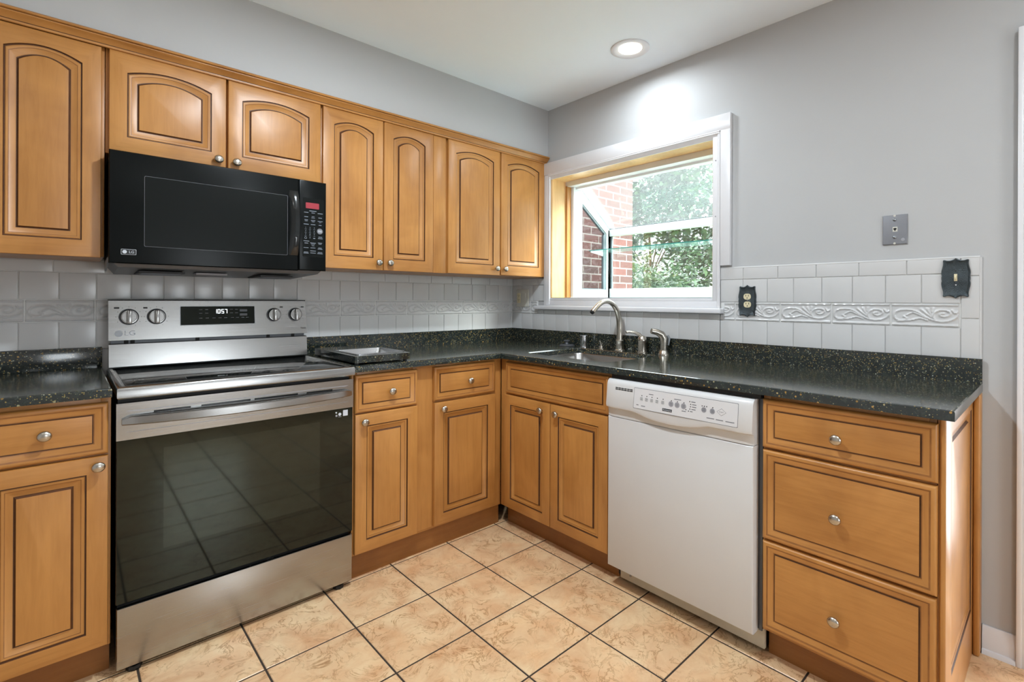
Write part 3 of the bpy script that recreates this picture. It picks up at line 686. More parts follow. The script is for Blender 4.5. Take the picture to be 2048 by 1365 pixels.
for r_, (w, ls) in enumerate(((1.565, (.018, .014, .022)), (1.546, (.016, .0, .015)), (1.532, (.0, .018, .0)), (1.514, (.021, .019, .012)))):
    for u, l in zip(cols, ls):
        if l: bar(u, w, l)
for u, w, l in ((-1.502, 1.5485, .012), (-1.502, 1.543, .015), (-1.531, 1.533, .014), (-1.531, 1.528, .012), (-1.502, 1.5265, .012), (-1.472, 1.531, .021), (-1.472, 1.526, .009)): bar(u, w, l, .0024)
for i, dch in enumerate('1234567890'):
    rr_, cc = divmod(i, 3); u = (-1.533, -1.515, -1.497)[cc if i < 9 else 1]; w = 1.498 - .0145 * rr_
    text_into(m, dch, .0085, u, w + .001, .0154, KEYP, M, ext=.0002); 
    if i < 9: bar(u, w - .0058, .008, .0012)
m.prism(circ(-1.533, 1.4545, .0048), .0153, .0155, KEYP); m.prism(circ(-1.533, 1.4545, .0036), .0153, .0157, MWSCR)
bar(-1.497, 1.4545, .008, .004); bar(-1.471, 1.462, .016); bar(-1.471, 1.4555, .020)
bar(-1.530, 1.441, .024); bar(-1.530, 1.432, .015)
for u, w, l in ((-1.502, 1.434, .024), (-1.502, 1.429, .016), (-1.472, 1.436, .018), (-1.472, 1.431, .012), (-1.502, 1.422, .011), (-1.531, 1.412, .020), (-1.502, 1.4125, .021), (-1.472, 1.414, .014), (-1.472, 1.409, .020), (-1.502, 1.399, .024), (-1.531, 1.393, .018), (-1.531, 1.388, .021), (-1.502, 1.390, .023), (-1.472, 1.394, .019), (-1.472, 1.389, .023)): bar(u, w, l, .0026)
m.build('key_legends', cp, smooth=0)
m = MB(M); m.prism(circ(-1.473, 1.487, .0125), .0152, .0158, PRINTG2); m.box((-1.481, 1.4885, .0157), (-1.465, 1.4905, .016), PRINTW); m.box((-1.481, 1.4835, .0157), (-1.465, 1.4855, .016), PRINTW); m.build('round_button', cp)
m = MB()                                                        # grey underside tray with vents
m.loops([[(-2.176, -.374, 1.3215), (-1.450, -.374, 1.3215), (-1.450, -.015, 1.3215), (-2.176, -.015, 1.3215)], [(-2.155, -.366, 1.300), (-1.470, -.366, 1.300), (-1.478, -.02, 1.286), (-2.150, -.02, 1.286)]], GRYM); un = m.build('underside', t)
for x0, x1 in ((-2.09, -1.95), (-1.68, -1.55)):
    m = MB(); m.box((x0, -.29, 1.284), (x1, -.08, 1.292), BLKM)
    for k in range(9): m.box((x0 + .01, -.28 + k * .022, 1.2825), (x1 - .01, -.275 + k * .022, 1.2845), GRYM)
    m.build('grease_filter', un)
m = MB(); m.box((-1.91, -.27, 1.284), (-1.80, -.20, 1.293), PRINTG, .002); m.build('lamp_cover', un)
m = MB()
m.prism([(-.45, 1.332), (-.385, 1.312), (-.30, 1.300), (-.24, 1.290), (-.24, 1.322), (-.385, 1.334)], -2.1835, -2.1785, GREYS, fm=lambda u, w, d: (d, u + .062, w)); m.build('bracket', t)

# ------------------------------------------------------------------ range
t = thing('range_cooker', 'stainless steel electric range with a black glass oven door', 'range', (-1.797, -.33, 0))
m = MB(); m.box((-2.168, -.60, .045), (-1.424, -.045, .872), BLKM); m.build('body', t)
m = MB()                                                        # cooktop rim and glass
L_ = lambda i, z, x0=-2.173, x1=-1.420, y0=-.652, y1=-.09: [(x0 + i, y0 + i, z), (x1 - i, y0 + i, z), (x1 - i, y1, z), (x0 + i, y1, z)]
m.loops([L_(.004, .875), L_(0, .879), L_(0, .905), L_(.003, .911), L_(.008, .9135), L_(.016, .9135), L_(.019, .909), L_(.022, .909)], STEEL); ct = m.build('cooktop', t, smooth=40)
m = MB(); m.box((-2.150, -.628, .9085), (-1.443, -.105, .9115), CTOP, .001); m.build('ceramic_glass', ct)
B0 = FL(0)
m = MB()                                                        # lower riser, curving up out of the cooktop
rp = [(-.088, .9125), (-.098, .9125), (-.104, .918), (-.103, .93), (-.094, 1.006), (-.086, 1.009), (-.060, 1.009), (-.060, .9125)]
m.loops([[(x, y, z) for y, z in rp] for x in (-2.167, -1.4235)], STEEL); m.build('riser', t, smooth=35)
m = MB(); m.box((-2.160, -.075, 1.004), (-1.430, -.040, 1.03), GRYM); 
for x in (-2.12, -2.10, -1.88, -1.60, -1.49): m.box((x, -.079, 1.008), (x + .014, -.07, 1.022), DARKH)
m.build('rear_bracket', t)
BG = lambda u, w, d: (u, -.090 - d + (w - 1.02) * .10, w)
m = MB(BG); m.prism([(-2.168, 1.0215), (-1.4185, 1.0215), (-1.4245, 1.179), (-2.168, 1.179)], -.045, 0, STEEL); bgp = m.build('backguard', t)
m = MB(BG); m.box((-2.168, 1.179, -.047), (-1.4245, 1.1835, .001), BLKM); m.build('top_edge', bgp)
m = MB(BG); m.prism(rrect(-1.934, -1.652, 1.076, 1.1545, .003, 2), 0, .0015, BGLASS); m.prism(rrect(-1.936, -1.650, 1.074, 1.1565, .003, 2), 0, .0008, PRINTW); dp = m.build('display_panel', bgp)
m = MB(BG)                                                      # clock reading 10:57
SEG = {'0': 'abcdef', '1': 'bc', '5': 'afgcd', '7': 'abc'}
def digit(ch, u, w, h=.0165, wd=.0075, s_=.0019):
    q = {'a': (0, h, 1), 'g': (0, h / 2, 1), 'd': (0, 0, 1), 'f': (0, h / 2, 0), 'b': (wd, h / 2, 0), 'e': (0, 0, 0), 'c': (wd, 0, 0)}
    for k in SEG[ch]:
        du, dw, hz = q[k]
        m.box((u + du - s_ / 2, w + dw - s_ / 2, .0015), (u + du + (wd if hz else 0) + s_ / 2, w + dw + (0 if hz else h / 2) + s_ / 2, .002), LED)
for ch, u in zip('1057', (-1.8100, -1.7975, -1.7830, -1.7700)): digit(ch, u, 1.1245)
for w in (1.129, 1.1365): m.box((-1.7875, w, .0015), (-1.7862, w + .0016, .002), LED)
m.build('clock_digits', dp, smooth=0)
m = MB(BG)
for w, us in ((1.141, (-1.862, -1.840, -1.745, -1.725)), (1.125, (-1.862, -1.840, -1.745, -1.725)), (1.104, (-1.862, -1.838, -1.813, -1.79, -1.768, -1.742, -1.722, -1.700, -1.682))):
    for u in us: m.box((u - .006, w - .0012, .0015), (u + .006, w + .0012, .0017), PRINTG2)
m.prism(rrect(-1.712, -1.682, 1.112, 1.122, .001, 1), .0015, .0017, PRINTG2); m.prism(rrect(-1.712, -1.682, 1.131, 1.141, .001, 1), .0015, .0017, PRINTG2)
m.build('touch_legends', dp, smooth=0)
for u in (-2.105, -2.016, -1.569, -1.473):
    m = MB(BG); m.lathe([(.032, 0), (.032, .004), (.0305, .005)], GRYM, (u, 1.1145, 0), 28); m.lathe([(.0285, .003), (.0285, .006), (.0275, .018), (.025, .0215), (.0225, .0195), (.004, .0195)], BLKP, (u, 1.1145, 0), 28)
    m.lathe([(.0265, .0190), (.0262, .0220), (.0242, .0222), (.0238, .0200)], STEEL, (u, 1.1145, 0), 28)
    k_ = m.build('knob', bgp, smooth=40)
    m = MB(BG); m.box((u - .0075, 1.1145 - .0275, .016), (u + .0075, 1.1145 + .0275, .038), STEEL, .003); m.box((u - .0006, 1.1145 + .012, .0379), (u + .0006, 1.1145 + .026, .0383), BLKM); m.build('grip', k_)
    m = MB(BG)
    for k in range(11):
        a = math.radians(-60 + k * 30 if k < 10 else 90); m.prism(circ(u + .040 * math.cos(a), 1.1145 + .040 * math.sin(a), .0011, 6), .0001, .0004, PRINTD)
    du = -.037 if u < -1.8 else .033
    m.box((u + du - .009 * (1 if u < -2.05 else .7), 1.147, .0001), (u + du + .007, 1.153, .0004), PRINTD); m.build('dial_marks', k_, smooth=0)
m = MB(BG); m.prism(circ(-2.137, 1.0485, .0125, 24), .0001, .0012, PRINTW); text_into(m, 'LG', .0265, -2.1025, 1.0488, .0006, PRINTW, BG, sx=1.15); m.build('maker_logo', bgp, smooth=0)
m = MB(BG); text_into(m, 'ThinQ', .0095, -1.4385, 1.047, .0004, PRINTD, BG); m.build('feature_logo', bgp, smooth=0)
# oven door
O = FL(-.60)
m = MB(O); L6 = lambda i, d: [(-2.173 + i, .2295 + i, d), (-1.4195 - i, .2295 + i, d), (-1.4195 - i, .859 - i, d), (-2.173 + i, .859 - i, d)]
m.loops([L6(.004, -.0), L6(0, .004), L6(0, .025), L6(.003, .0285), L6(.01, .029)], BLKP); od = m.build('oven_door', t)
m = MB(O); m.prism([(-2.1715, .2315), (-1.421, .2315), (-1.421, .742), (-2.1715, .742)], .0285, .031, BGLASS); m.build('door_glass', od)
m = MB(O); m.prism(rrect(-2.054, -1.553, .372, .702, .003, 2), .0305, .0314, OWIN); m.build('oven_window', od)
slots = ((-2.080, -1.980), (-1.950, -1.800), (-1.787, -1.637), (-1.605, -1.505))
m = MB(O); m.prism([(-2.1735, .743), (-1.419, .743), (-1.419, .859), (-2.1735, .859)], .0285, .0325, STEEL, holes=[[(a, .8205), (b2, .8205), (b2, .8270), (a, .8270)] for a, b2 in slots]); 
ob = [(-2.155, .8135), (-1.438, .8135), (-1.450, .8105), (-2.143, .8105)]
m.prism([(-2.15, .8345), (-1.44, .8345), (-1.452, .8325), (-2.138, .8325)], .0322, .0330, PRINTG); m.prism([(-2.15, .7685), (-1.44, .7685), (-1.452, .7668), (-2.138, .7668)], .0322, .0330, PRINTG)
m.build('upper_band', od)
m = MB(O)                                                       # bowed bar handle
Ls = []
for k in range(33):
    s_ = k / 32; u = -2.160 + .731 * s_; bow = 1 - (2 * s_ - 1) ** 2; o_ = .033 + .040 * bow ** .75; ww = .7915 - .003 * bow
    hh = .0290 * (1 if .03 < s_ < .97 else .72)
    Ls.append([(u, ww, o_ - .006), (u, ww, o_ + .006), (u, ww + .004, o_ + .010), (u, ww + hh - .003, o_ + .009), (u, ww + hh, o_ + .005), (u, ww + hh, o_ - .006)])
m.loops(Ls, STEEL); m.build('handle', od, smooth=45)
m = MB(O); m.prism(rrect(-1.494, -1.437, .7065, .7365, .002, 2), .031, .0312, OWIN); m.prism(rrect(-1.461, -1.4415, .7115, .7350, .001, 2), .0311, .0315, PRINTW); m.prism(circ(-1.474, .7205, .0062), .0311, .0314, PRINTW); m.prism([(-1.493, .7285), (-1.487, .7245), (-1.485, .7295), (-1.489, .732)], .0311, .0314, PRINTW)
m.prism(circ(-1.4875, .716, .0042, 10), .0311, .0313, PRINTG); m.box((-1.480, .7095, .0311), (-1.468, .7112, .0313), PRINTG); m.build('sticker', od, smooth=0)
m = MB(O); L7 = lambda i, d: [(-2.171 + i, .023 + i, d), (-1.419 - i, .023 + i, d), (-1.419 - i, .2165 - i, d), (-2.171 + i, .2165 - i, d)]
m.loops([L7(.002, .0), L7(0, .004), L7(0, .024), L7(.002, .0285), L7(.006, .030)], STEEL); m.build('storage_drawer', t, smooth=40)
for x in (-2.125, -1.467):
    for y in (-.605, -.10):
        m = MB(); m.lathe([(.020, .0022), (.022, .008), (.020, .017), (.010, .019), (.008, .046)], BLKM, (x, y, 0), 8); m.build('leg', t, smooth=0)

# ------------------------------------------------------------------ dishwasher
t = thing('dishwasher', 'white built in dishwasher between the sink cabinet and the drawers', 'dishwasher', (-.35, -1.653, 0))
D = FR(-.60)
m = MB(); m.box((-.596, -1.958, .096), (-.02, -1.345, .866), GRYM); m.box((-.56, -1.958, .0225), (-.02, -1.345, .0955), BLKM); m.build('tub', t)
m = MB(D); m.box((1.350, .866, -.03), (1.960, .8815, .02), BLKM); m.build('top_strip', t)
m = MB(D); L8 = lambda i, d: [(1.346 + i, .091 + i, d), (1.946 - i, .091 + i, d), (1.946 - i, .7105 - i, d), (1.346 + i, .7105 - i, d)]
m.loops([L8(0, 0), L8(0, .034), L8(.0015, .038), L8(.004, .0395)], WAPPL); m.build('door', t, smooth=40)
m = MB(D)                                                       # bulged control fascia with the recessed pull under it
us = [1.346 + .600 * k / 24 for k in range(25)]; Ls = []
for u in us:
    e = max(0, 1 - abs((u - 1.640) / .155) ** 2.2); zb = .752 - .022 * e
    ed = .0 if 1.349 < u < 1.944 else .006
    Ls.append([(u, .7125, .0), (u, .7125, .040 - ed), (u, .730 - .018 * e, .040 - ed), (u, zb - .006, .043 - ed), (u, zb, .056 - ed), (u, zb + .01, .0585 - ed), (u, .845, .050 - ed), (u, .857, .046 - ed), (u, .8645, .036 - ed), (u, .8645, 0)])
m.loops(Ls, WAPPL); fa = m.build('control_fascia', t, smooth=50)
CPF = lambda u, w, d: D(u, w, .0583 - (w - .762) * .1024 + d)
m = MB(); m.prism(rrect(1.4845, 1.9015, .7665, .8465, .003, 2), .0, .0004, PRINTG2, fm=CPF); m.prism(rrect(1.486, 1.900, .768, .845, .003, 2), .0002, .0007, WAPPL2, fm=CPF); lp = m.build('legend_panel', fa, smooth=0)
bts = [1.521, 1.5435, 1.5665, 1.590, 1.615, 1.650, 1.675, 1.701]
for i, u in enumerate(bts):
    m = MB(); m.prism(circ(u, .8065, .0088 if i < 5 else .0105, 18), .0006, .0011, PRINTG if i > 4 else WAPPL, fm=CPF)
    for w in (.8105, .8065, .8025): m.box((u - .0055, w - .0009, .0010), (u + .0055, w + .0009, .0014), PRINTG2, fm=CPF)
    m.build('button', lp, smooth=0)
for u in (1.7795, 1.811):
    m = MB(); m.prism(circ(u, .8065, .0095, 18), .0006, .0011, PRINTG, fm=CPF)
    for w in (.8105, .8065, .8025): m.box((u - .006, w - .0009, .0010), (u + .006, w + .0009, .0014), PRINTG2, fm=CPF)
    m.build('button', lp, smooth=0)
for u, w in [(u + .001, .819) for u in bts + [1.7715, 1.7795, 1.7885, 1.811]] + [(1.7245, .8265), (1.7285, .8175), (1.7285, .809), (1.7265, .8005), (1.7215, .7925), (1.711, .796)]:
    m = MB(); m.prism(circ(u, w, .0020, 8), .0006, .0011, PRINTD, fm=CPF); m.build('indicator_light', lp, smooth=0)
for u, w, l in ((1.563, .829, .020), (1.676, .8265, .028), (1.703, .789, .016), (1.504, .7815, .010), (1.530, .780, .018), (1.805, .7815, .028), (1.838, .781, .026), (1.872, .7805, .026), (1.7385, .8265, .016), (1.7425, .8175, .016), (1.7425, .809, .016), (1.7405, .8005, .016), (1.7325, .7925, .010), (1.8875, .781, .004)):
    m = MB(); m.box((u - l / 2, w - .0014, .0006), (u + l / 2, w + .0014, .0009), PRINTG2, fm=CPF); m.build('printed_legend', lp, smooth=0)
m = MB(); m.box((1.615, .7765, .0006), (1.655, .7865, .0010), PRINTD, fm=CPF); text_into(m, 'Kenmore', .0092, 1.635, .7815, .0011, PRINTW, CPF, ext=.0001); m.build('maker_badge', lp, smooth=0)
m = MB(); dm = lambda r1, r2: [(1.8435 - r1, .8085), (1.8435, .8085 - r2), (1.8435 + r1, .8085), (1.8435, .8085 + r2)]
m.prism(dm(.017, .0125), .0006, .0009, PRINTG2, fm=CPF); m.prism(dm(.0155, .0112), .0007, .0012, WAPPL2, fm=CPF); text_into(m, 'START', .0058, 1.8435, .8085, .0013, PRINTG2, CPF, ext=.0001); m.build('start_button', lp, smooth=0)
m = MB()
for k in range(6):
    for w in (.8345, .8285):
        u = 1.394 + k * .0142; m.box((u, w - .0018 - .0006 * 0, .0003), (u + .0122, w + .0018, .0009), DARKH, fm=CPF)
m.build('vent_slots', fa, smooth=0)
m = MB(D); m.box((1.369, .024, -.035), (1.9605, .094, -.020), KICK, .002); kp = m.build('kick_plate', t)
m = MB(D); m.box((1.9485, .094, -.004), (1.9605, .866, 0), GRYM, .001); m.build('side_strip', t)
for u, w in ((1.918, .064), (1.42, .050)):
    m = MB(D); m.lathe([(.005, 0), (.005, .002), (.003, .0025)], GREYS, (u, w, -.020), 10); m.build('screw', kp)

# ------------------------------------------------------------------ window: casing, liner, projecting garden window
wt = tag(thing('window_1', 'white garden window over the sink', None, (0, -.93, 1.126)), kind='structure')
Wf = FR(0)
m = MB(Wf)                                                      # casing with beaded inner edge
m.box((.327, 1.997, 0), (1.572, 2.075, .022), TRIM, .002); m.box((1.524, 1.356, 0), (1.572, 1.998, .022), TRIM, .002)
m.box((.327, 1.154, 0), (.372, 1.998, .018), TRIM, .002); m.box((1.482, 1.154, 0), (1.512, 1.99, .014), TRIM, .0015)
for w, r in ((1.9975, .005), (1.990, .0045)): m.tube([(.372, w, .018), (1.518, w, .018)], r, TRIM, 10)
m.prism([(1.968, 0), (1.988, 0), (1.988, .017), (1.982, .016), (1.974, .009), (1.968, .007)], .345, 1.515, TRIM, fm=lambda w, d, u: Wf(u, w, d))
for u, r in ((1.517, .005), (1.511, .004)): m.tube([(u, 1.154, .015), (u, 1.994, .015)], r, TRIM, 10)
m.tube([(.374, 1.16, .015), (.374, 1.985, .015)], .005, TRIM, 10)
m.build('casing', wt, smooth=40)
m = MB(Wf); m.box((.258, 1.128, .0085), (1.537, 1.153, .045), TRIM, .005, 3); m.box((.258, 1.128, -.0), (1.537, 1.153, .012), TRIM); m.build('sill', wt)
m = MB(Wf); m.box((.372, 1.153, 0), (1.512, 1.185, .016), TRIM, .002); m.box((.372, 1.185, 0), (1.512, 1.2015, .012), TRIM, .002); m.box((.386, 1.2015, -.12), (1.473, 1.2045, .010), GASK); m.build('apron', wt)
m = MB(); m.box((.001, -.3845, 1.203), (.125, -.3705, 1.985), WL); m.box((.001, -1.4885, 1.203), (.125, -1.4745, 1.985), WL); m.box((.001, -1.4745, 1.9705), (.125, -.3845, 1.985), WL)
m.box((.125, -.3995, 1.206), (.163, -.3705, 1.945), WV); m.box((.001, -1.4745, 1.19), (.125, -.3845, 1.2035), WL); m.build('wood_liner', wt)
gw = lambda y0, y1: (lambda u, w, d: (u, y0 + (y1 - y0) * d, w))
XA, XB, XC = .165, .252, .556
YA, YB = -.385, -1.474
for ys, yd in ((YA, -.035), (YB, .035)):
    m = MB(fm=lambda u, w, d: (u, ys + yd * d, w))
    fr = [[(XA, 1.208), (XB, 1.208), (XB, 1.952), (XA, 1.952)], [(XB, 1.208), (XC + .03, 1.208), (XC + .03, 1.263), (XB, 1.263)], [(.517, 1.263), (XC + .03, 1.263), (XC + .03, 1.695), (.517, 1.663)], [(XB, 1.848), (.517, 1.663), (XC + .03, 1.695), (XB, 1.950)]]
    for q in fr:
        ar = sum(q[i][0] * q[(i + 1) % 4][1] - q[(i + 1) % 4][0] * q[i][1] for i in range(4))
        m.prism(q if ar > 0 else q[::-1], 0, 1, VINYL)
    m.build('side_frame', wt, smooth=0)
    m = MB(fm=lambda u, w, d: (u, ys + yd * d, w))
    for q in ([(XB, 1.834), (.500, 1.660), (.517, 1.664), (XB, 1.849)], [(.490, 1.263), (.517, 1.263), (.517, 1.663), (.500, 1.660), (.490, 1.645)], [(XB, 1.263), (.490, 1.263), (.490, 1.270), (XB, 1.270)]): m.prism(q, .25, .8, GASK)
    m.build('gasket', wt, smooth=0)
    m = MB(fm=lambda u, w, d: (u, ys + yd * d, w)); m.prism([(XB, 1.263), (.517, 1.263), (.517, 1.663), (XB, 1.848)], .45, .55, SIDEG); m.build('side_pane', wt, smooth=0)
m = MB()
m.box((.125, YB, 1.938), (.185, YA, 1.9855), VINYL, .002); m.box((.185, YB, 1.925), (.235, YA, 1.975), VINYL, .002)
m.prism([(.165, 1.203), (.60, 1.203), (.60, 1.170), (.165, 1.170)][::-1], YB - .03, YA + .03, VINYL, fm=lambda u, w, d: (u, d, w))
m.box((.548, YB, 1.206), (.588, YA, 1.272), VINYL, .002); m.box((.545, YB, 1.646), (.588, YA, 1.694), VINYL, .002)
m.box((.530, YA - .035, 1.206), (.588, YA - .004, 1.69), VINYL, .002); m.box((.530, YB + .004, 1.206), (.588, YB + .035, 1.69), VINYL, .002)
m.build('front_frame', wt)
m = MB()
for y in (YA - .031, YB + .031):
    m.prism([(.215, 1.955), (.56, 1.690), (.585, 1.708), (.225, 1.985)], y - .022, y + .022, VINYL, fm=lambda u, w, d: (u, d, w))
m.build('roof_rafters', wt, smooth=0)
m = MB(); m.prism([(.215, 1.965), (.575, 1.690), (.578, 1.694), (.218, 1.969)], YB + .02, YA - .02, HAZY, fm=lambda u, w, d: (u, d, w)); m.build('roof_pane', wt, smooth=0)
m = MB(); m.box((.565, YB + .02, 1.265), (.569, YA - .02, 1.655), GLASS); m.build('front_pane', wt, smooth=0)
m = MB(); m.box((.546, YB + .03, 1.690), (.562, YA - .03, 1.6985), GASK); m.box((.560, YA - .045, 1.272), (.572, YA - .034, 1.646), GASK); m.build('front_gasket', wt)
for y in (YA - .020, YB + .020):
    m = MB(); m.prism([(.36, 1.5285), (.545, 1.5285), (.545, 1.455), (.535, 1.475), (.51, 1.497), (.46, 1.508), (.36, 1.520)][::-1], y - .004, y + .004, VINYL, fm=lambda u, w, d: (u, d, w)); m.build('shelf_bracket', wt, smooth=0)
    m = MB(); m.box((.527, y - .006, 1.29), (.5305, y + .006, 1.63), VINYL)
    for k in range(24): m.box((.5262, y - .002, 1.30 + k * .0135), (.5272, y + .002, 1.306 + k * .0135), PRINTG)
    m.build('shelf_standard', wt)
m = MB(); m.tube([(.30, -.388, 1.238), (.315, -.372, 1.243), (.345, -.366, 1.250), (.385, -.367, 1.245), (.40, -.37, 1.238)], [.014, .012, .008, .007, .009], VINYL, 10); m.build('crank_handle', wt, smooth=60)
m = MB(); m.tube([(.212, -.386, 1.42), (.212, -.376, 1.44), (.213, -.372, 1.50), (.212, -.376, 1.555), (.212, -.386, 1.57)], [.006, .009, .010, .008, .005], VINYL, 10); m.build('sash_latch', wt, smooth=60)
m = MB(Wf)
for w in (1.862, 1.594): m.lathe([(.0035, 0), (.0035, .001)], PRINTG, (1.497, w, .014), 8)
m.build('nail_heads', wt, smooth=0)
t = thing('glass_shelf', 'green edged glass shelf across the garden window', 'shelf', (.45, -.93, 1.5285))
m = MB(); m.box((.358, YB + .004, 1.5287), (.545, YA - .004, 1.5345), SHELFG); m.build('pane', t, smooth=0)
m = MB(); m.box((.3565, YB + .004, 1.5287), (.358, YA - .004, 1.5345), SHELFE); m.build('front_edge', t, smooth=0)

# ------------------------------------------------------------------ wall plates
Pw = FR(0); TW = FR(-.008)
def fancy(uc, wc, hu, hw):
    right = [(.0, 1.0), (.10, .955), (.28, .90), (.46, .875), (.62, .885), (.76, .92), (.86, .915), (.885, .87), (.865, .78), (.88, .66), (.93, .52), (.985, .38), (1.0, .26), (.985, .17), (.96, .13), (.985, .07), (.99, .0)]
    q = right + [(x, -y) for x, y in right[-2::-1]]
    full = q + [(-x, y) for x, y in q[-2:0:-1]]
    return [(uc + x * hu, wc + y * hw) for x, y in full][::-1]
def scal(P, uc, wc, s): return [(uc + (p[0] - uc) * s, wc + (p[1] - wc) * s) for p in P]
def plate(m, uc, wc, hu, hw):
    P = fancy(uc, wc, hu, hw); at = lambda Q, d: [(x, y, d) for x, y in Q]
    m.loops([at(P, 0), at(P, .004), at(scal(P, uc, wc, .97), .0075), at(scal(P, uc, wc, .91), .0068), at(scal(P, uc, wc, .86), .0048), at(scal(P, uc, wc, .55), .006), at(scal(P, uc, wc, .2), .006)], PEWT, cap0=False)
t = thing('light_switch', 'ornate dark pewter switch plate at the right end of the tile', 'light switch', TW(2.380, 1.201, 0))
m = MB(TW); plate(m, 2.380, 1.2715, .0395, .071); pl = m.build('cover_plate', t, smooth=45)
for s_ in (1, -1):                                              # rolled scroll edges
    m = MB(TW)
    for q in (1, -1): m.tube([(2.380 + q * .003, 1.2715 + s_ * .064, .007), (2.380 + q * .013, 1.2715 + s_ * .0595, .009), (2.380 + q * .024, 1.2715 + s_ * .0605, .008)], [.001, .0028, .0012], PEWT, 8)
    m.build('scroll', pl, smooth=60)
m = MB(TW); m.box((2.3755, 1.2615, .004), (2.3845, 1.2865, .0075), IVORY, .001); m.box((2.377, 1.268, .006), (2.383, 1.280, .015), IVORY, .002); m.build('toggle', t)
m = MB(TW); m.lathe([(.0022, 0), (.0022, .007), (.001, .0078)], CHROME, (2.380, 1.248, 0), 8); m.build('screw', t)
m = MB(TW); m.lathe([(.0022, 0), (.0022, .0068), (.001, .0072)], BLKM, (2.380, 1.297, 0), 8); m.build('screw', t)
t = thing('power_outlet', 'ornate dark pewter outlet plate just right of the window', 'outlet', TW(1.650, 1.117, 0))
m = MB(TW); plate(m, 1.650, 1.1885, .0405, .0735); pl = m.build('cover_plate', t, smooth=45)
for s_ in (1, -1):
    m = MB(TW)
    for q in (1, -1): m.tube([(1.650 + q * .003, 1.1885 + s_ * .066, .007), (1.650 + q * .013, 1.1885 + s_ * .0615, .009), (1.650 + q * .024, 1.1885 + s_ * .0625, .008)], [.001, .0028, .0012], PEWT, 8)
    m.build('scroll', pl, smooth=60)
def socket(t, fm, u, w, mat):
    m = MB(fm); m.prism(rrect(u - .0165, u + .0165, w - .0135, w + .0135, .0115, 4), .004, .0085, mat); so = m.build('socket', t)
    m = MB(fm)
    for q in (-1, 1): m.box((u + q * .0062 - .0012, w + .0005, .0083), (u + q * .0062 + .0012, w + .0085, .0088), DARKH)
    m.prism(circ(u, w - .0065, .0025, 10), .0083, .0088, DARKH); m.build('socket_slots', so, smooth=0)
socket(t, TW, 1.6515, 1.2085, IVORY); socket(t, TW, 1.6525, 1.1725, IVORY)
m = MB(TW); m.lathe([(.002, .004), (.002, .0075), (.001, .008)], CHROME, (1.652, 1.1905, 0), 8); m.build('screw', t)
t = thing('phone_jack', 'grey phone jack plate on the painted wall above the tile', 'phone jack', Pw(2.203, 1.403, 0))
m = MB(Pw); Lp = lambda i, d: [(2.1645 + i, 1.4045 + i, d), (2.2415 - i, 1.4045 + i, d), (2.2415 - i, 1.5155 - i, d), (2.1645 + i, 1.5155 - i, d)]
m.loops([Lp(0, 0), Lp(0, .0045), Lp(.002, .0065), Lp(.005, .007)], PHONE, cap0=False); pp = m.build('cover_plate', t)
m = MB(Pw); m.box((2.1965, 1.4525, .0068), (2.2115, 1.4705, .0076), IVORY2, .0003); m.prism([(2.199, 1.466), (2.199, 1.460), (2.2015, 1.460), (2.2015, 1.456), (2.206, 1.456), (2.206, 1.460), (2.2085, 1.460), (2.2085, 1.466)], .0075, .0080, DARKH); m.build('jack', pp, smooth=0)
for w in (1.4975, 1.4315):
    m = MB(Pw); m.lathe([(.0055, .0068), (.0055, .009), (.0035, .011), (.001, .0115)], GREYS, (2.2025, w, 0), 14); m.build('stud', pp, smooth=40)
for w in (1.5125, 1.4085):
    m = MB(Pw); m.lathe([(.004, .0068), (.004, .0074)], IVORY2, (2.2025, w, 0), 10); m.build('screw', pp, smooth=40)
m = MB(Pw); m.lathe([(.006, .0068), (.006, .0073), (.005, .0075)], PRINTG, (2.228, 1.421, 0), 14); m.build('round_mark', pp, smooth=40)
t = thing('power_outlet', 'pale two gang outlet and rocker switch in the corner left of the window', 'outlet', TW(.113, 1.142, 0))
m = MB(TW); Lq = lambda i, d: [(.053 + i, 1.142 + i, d), (.174 - i, 1.142 + i, d), (.174 - i, 1.262 - i, d), (.053 + i, 1.262 - i, d)]
m.loops([Lq(0, 0), Lq(0, .003), Lq(.003, .0055), Lq(.005, .006)], IVORY2, cap0=False); m.build('cover_plate', t)
m = MB(TW); m.box((.064, 1.168, .005), (.096, 1.236, .008), IVORY, .001); so = m.build('socket', t)
m = MB(TW)
for w in (1.188, 1.216):
    for q in (-1, 1): m.box((.080 + q * .0062 - .0012, w, .0078), (.080 + q * .0062 + .0012, w + .008, .0083), DARKH)
    m.prism(circ(.080, w - .0055, .0025, 8), .0078, .0083, DARKH)
m.build('socket_slots', so, smooth=0)
m = MB(TW); m.prism([(1.170, .005), (1.234, .005), (1.234, .012), (1.202, .0085), (1.170, .0065)], .117, .149, IVORY2, fm=lambda w, d, u: TW(u, w, d)); m.build('rocker', t)

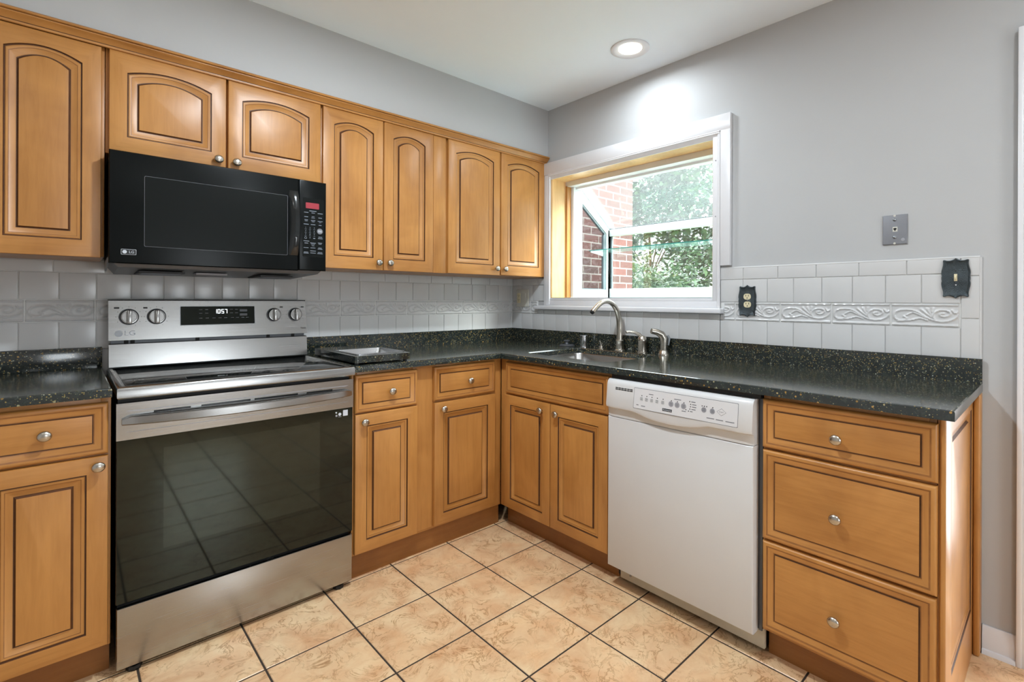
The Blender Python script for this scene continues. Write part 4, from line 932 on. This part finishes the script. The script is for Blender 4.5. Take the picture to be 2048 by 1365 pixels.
# ------------------------------------------------------------------ recessed ceiling lamps
def can(x, y):
    t = thing('recessed_light', 'round white recessed ceiling light, lit', 'ceiling light', (x, y, ZC - .007), 'recessed ceiling lights')
    m = MB(); m.lathe([(.0935, ZC - .0001), (.0935, ZC - .004), (.090, ZC - .0065), (.078, ZC - .0065), (.060, ZC - .0025), (.057, ZC - .001)], TRIM, (x, y, 0), 40); m.build('trim_ring', t, smooth=40)
    m = MB(); m.lathe([(.0565, ZC - .0012), (.05, ZC - .0035), (.03, ZC - .005), (.004, ZC - .0055)], LENS, (x, y, 0), 32); m.build('lens', t, smooth=60)
    return t
c0 = can(*CANS[0])
CL = ('over the middle of the floor', 'added out of view over the left counter', 'added out of view in front of the right doorway', 'added out of view at the back of the room')
for (x, y), lb in zip(CANS[1:], CL):
    r = c0.copy(); COL.objects.link(r); r.location = (x, y, ZC - .007); r['label'] = 'round white recessed ceiling light ' + lb
    for ch in list(c0.children): c = ch.copy(); COL.objects.link(c); c.parent = r
c0['label'] = 'round white recessed ceiling light, lit, above the window'

# ------------------------------------------------------------------ outdoors
m = MB(); m.box((.125, -9, -.6), (16, 12, -.5), GROUND); struct(m, 'ground')
m = MB(); m.box((.13, .17, -.5), (1.65, .45, 3.6), BRICK); tag(m.build('brick_wall', smooth=0, origin=(0.02, .17, -.5)), 'red brick wall of the house seen through the garden window', 'brick wall')
def shrub(name, label, c, r, n, mat, seed, leaf=.06):
    rnd = random.Random(seed); t = thing(name, label, 'shrub', (c[0], c[1], -.5))
    m = MB(); m.tube([(c[0], c[1], -.5), (c[0] + .05, c[1], c[2] - r[2] * .3), (c[0], c[1] + .05, c[2] + r[2] * .3)], [.05, .035, .02], BARK, 8)
    for k in range(5):
        a = k * 1.3; m.tube([(c[0] + .03, c[1], c[2] - r[2] * .4), (c[0] + r[0] * .6 * math.cos(a), c[1] + r[1] * .6 * math.sin(a), c[2] + r[2] * (.1 + .1 * k))], [.018, .008], BARK, 6)
    m.build('trunk', t, smooth=60)
    m = MB()
    blobs = [(Vector((rnd.uniform(-1, 1), rnd.uniform(-1, 1), rnd.uniform(-1, 1))).normalized() * rnd.uniform(.45, .95)) for _ in range(40)]
    for i in range(n):
        b = blobs[rnd.randrange(40)]; q = Vector((rnd.gauss(0, 1), rnd.gauss(0, 1), rnd.gauss(0, 1))).normalized() * (.30 * rnd.random() ** .4)
        p = Vector((c[0] + (b.x + q.x) * r[0], c[1] + (b.y + q.y) * r[1], c[2] + (b.z + q.z) * r[2]))
        a = Vector((rnd.gauss(0, 1), rnd.gauss(0, 1), rnd.gauss(-.3, .6))).normalized(); w = a.cross(Vector((rnd.gauss(0, .5), rnd.gauss(0, .5), 1))).normalized()
        nn = a.cross(w); L_ = leaf * rnd.uniform(.7, 1.3)
        P = [p, p + a * L_ * .35 + w * L_ * .24 + nn * .006, p + a * L_ * .75 + w * L_ * .17 + nn * .004, p + a * L_, p + a * L_ * .75 - w * L_ * .17 + nn * .004, p + a * L_ * .35 - w * L_ * .24 + nn * .006]
        ids = [m.V(x) for x in P]; m.face((ids[0], ids[1], ids[2], ids[3]), mat); m.face((ids[0], ids[3], ids[4], ids[5]), mat)
    m.build('foliage', t, smooth=0); return t
shrub('leafy_shrub', 'nearest leafy green shrub seen low in the garden window', (3.3, .72, .85), (.9, .85, 1.05), 5600, LEAF1, 1, .075)
shrub('leafy_shrub', 'yellow green shrub next to the brick wall outside', (5.3, 2.7, .7), (1.1, .9, 1.3), 4200, LEAF2, 2, .085)
shrub('leafy_tree', 'tall green tree filling the upper garden window', (8.6, 4.6, 2.8), (1.6, 2.3, 2.6), 9000, LEAF1, 3, .17)
shrub('leafy_tree', 'green tree further right beyond the garden window', (5.2, -3.2, 1.9), (1.5, 1.5, 1.9), 5000, LEAF1, 4, .11)
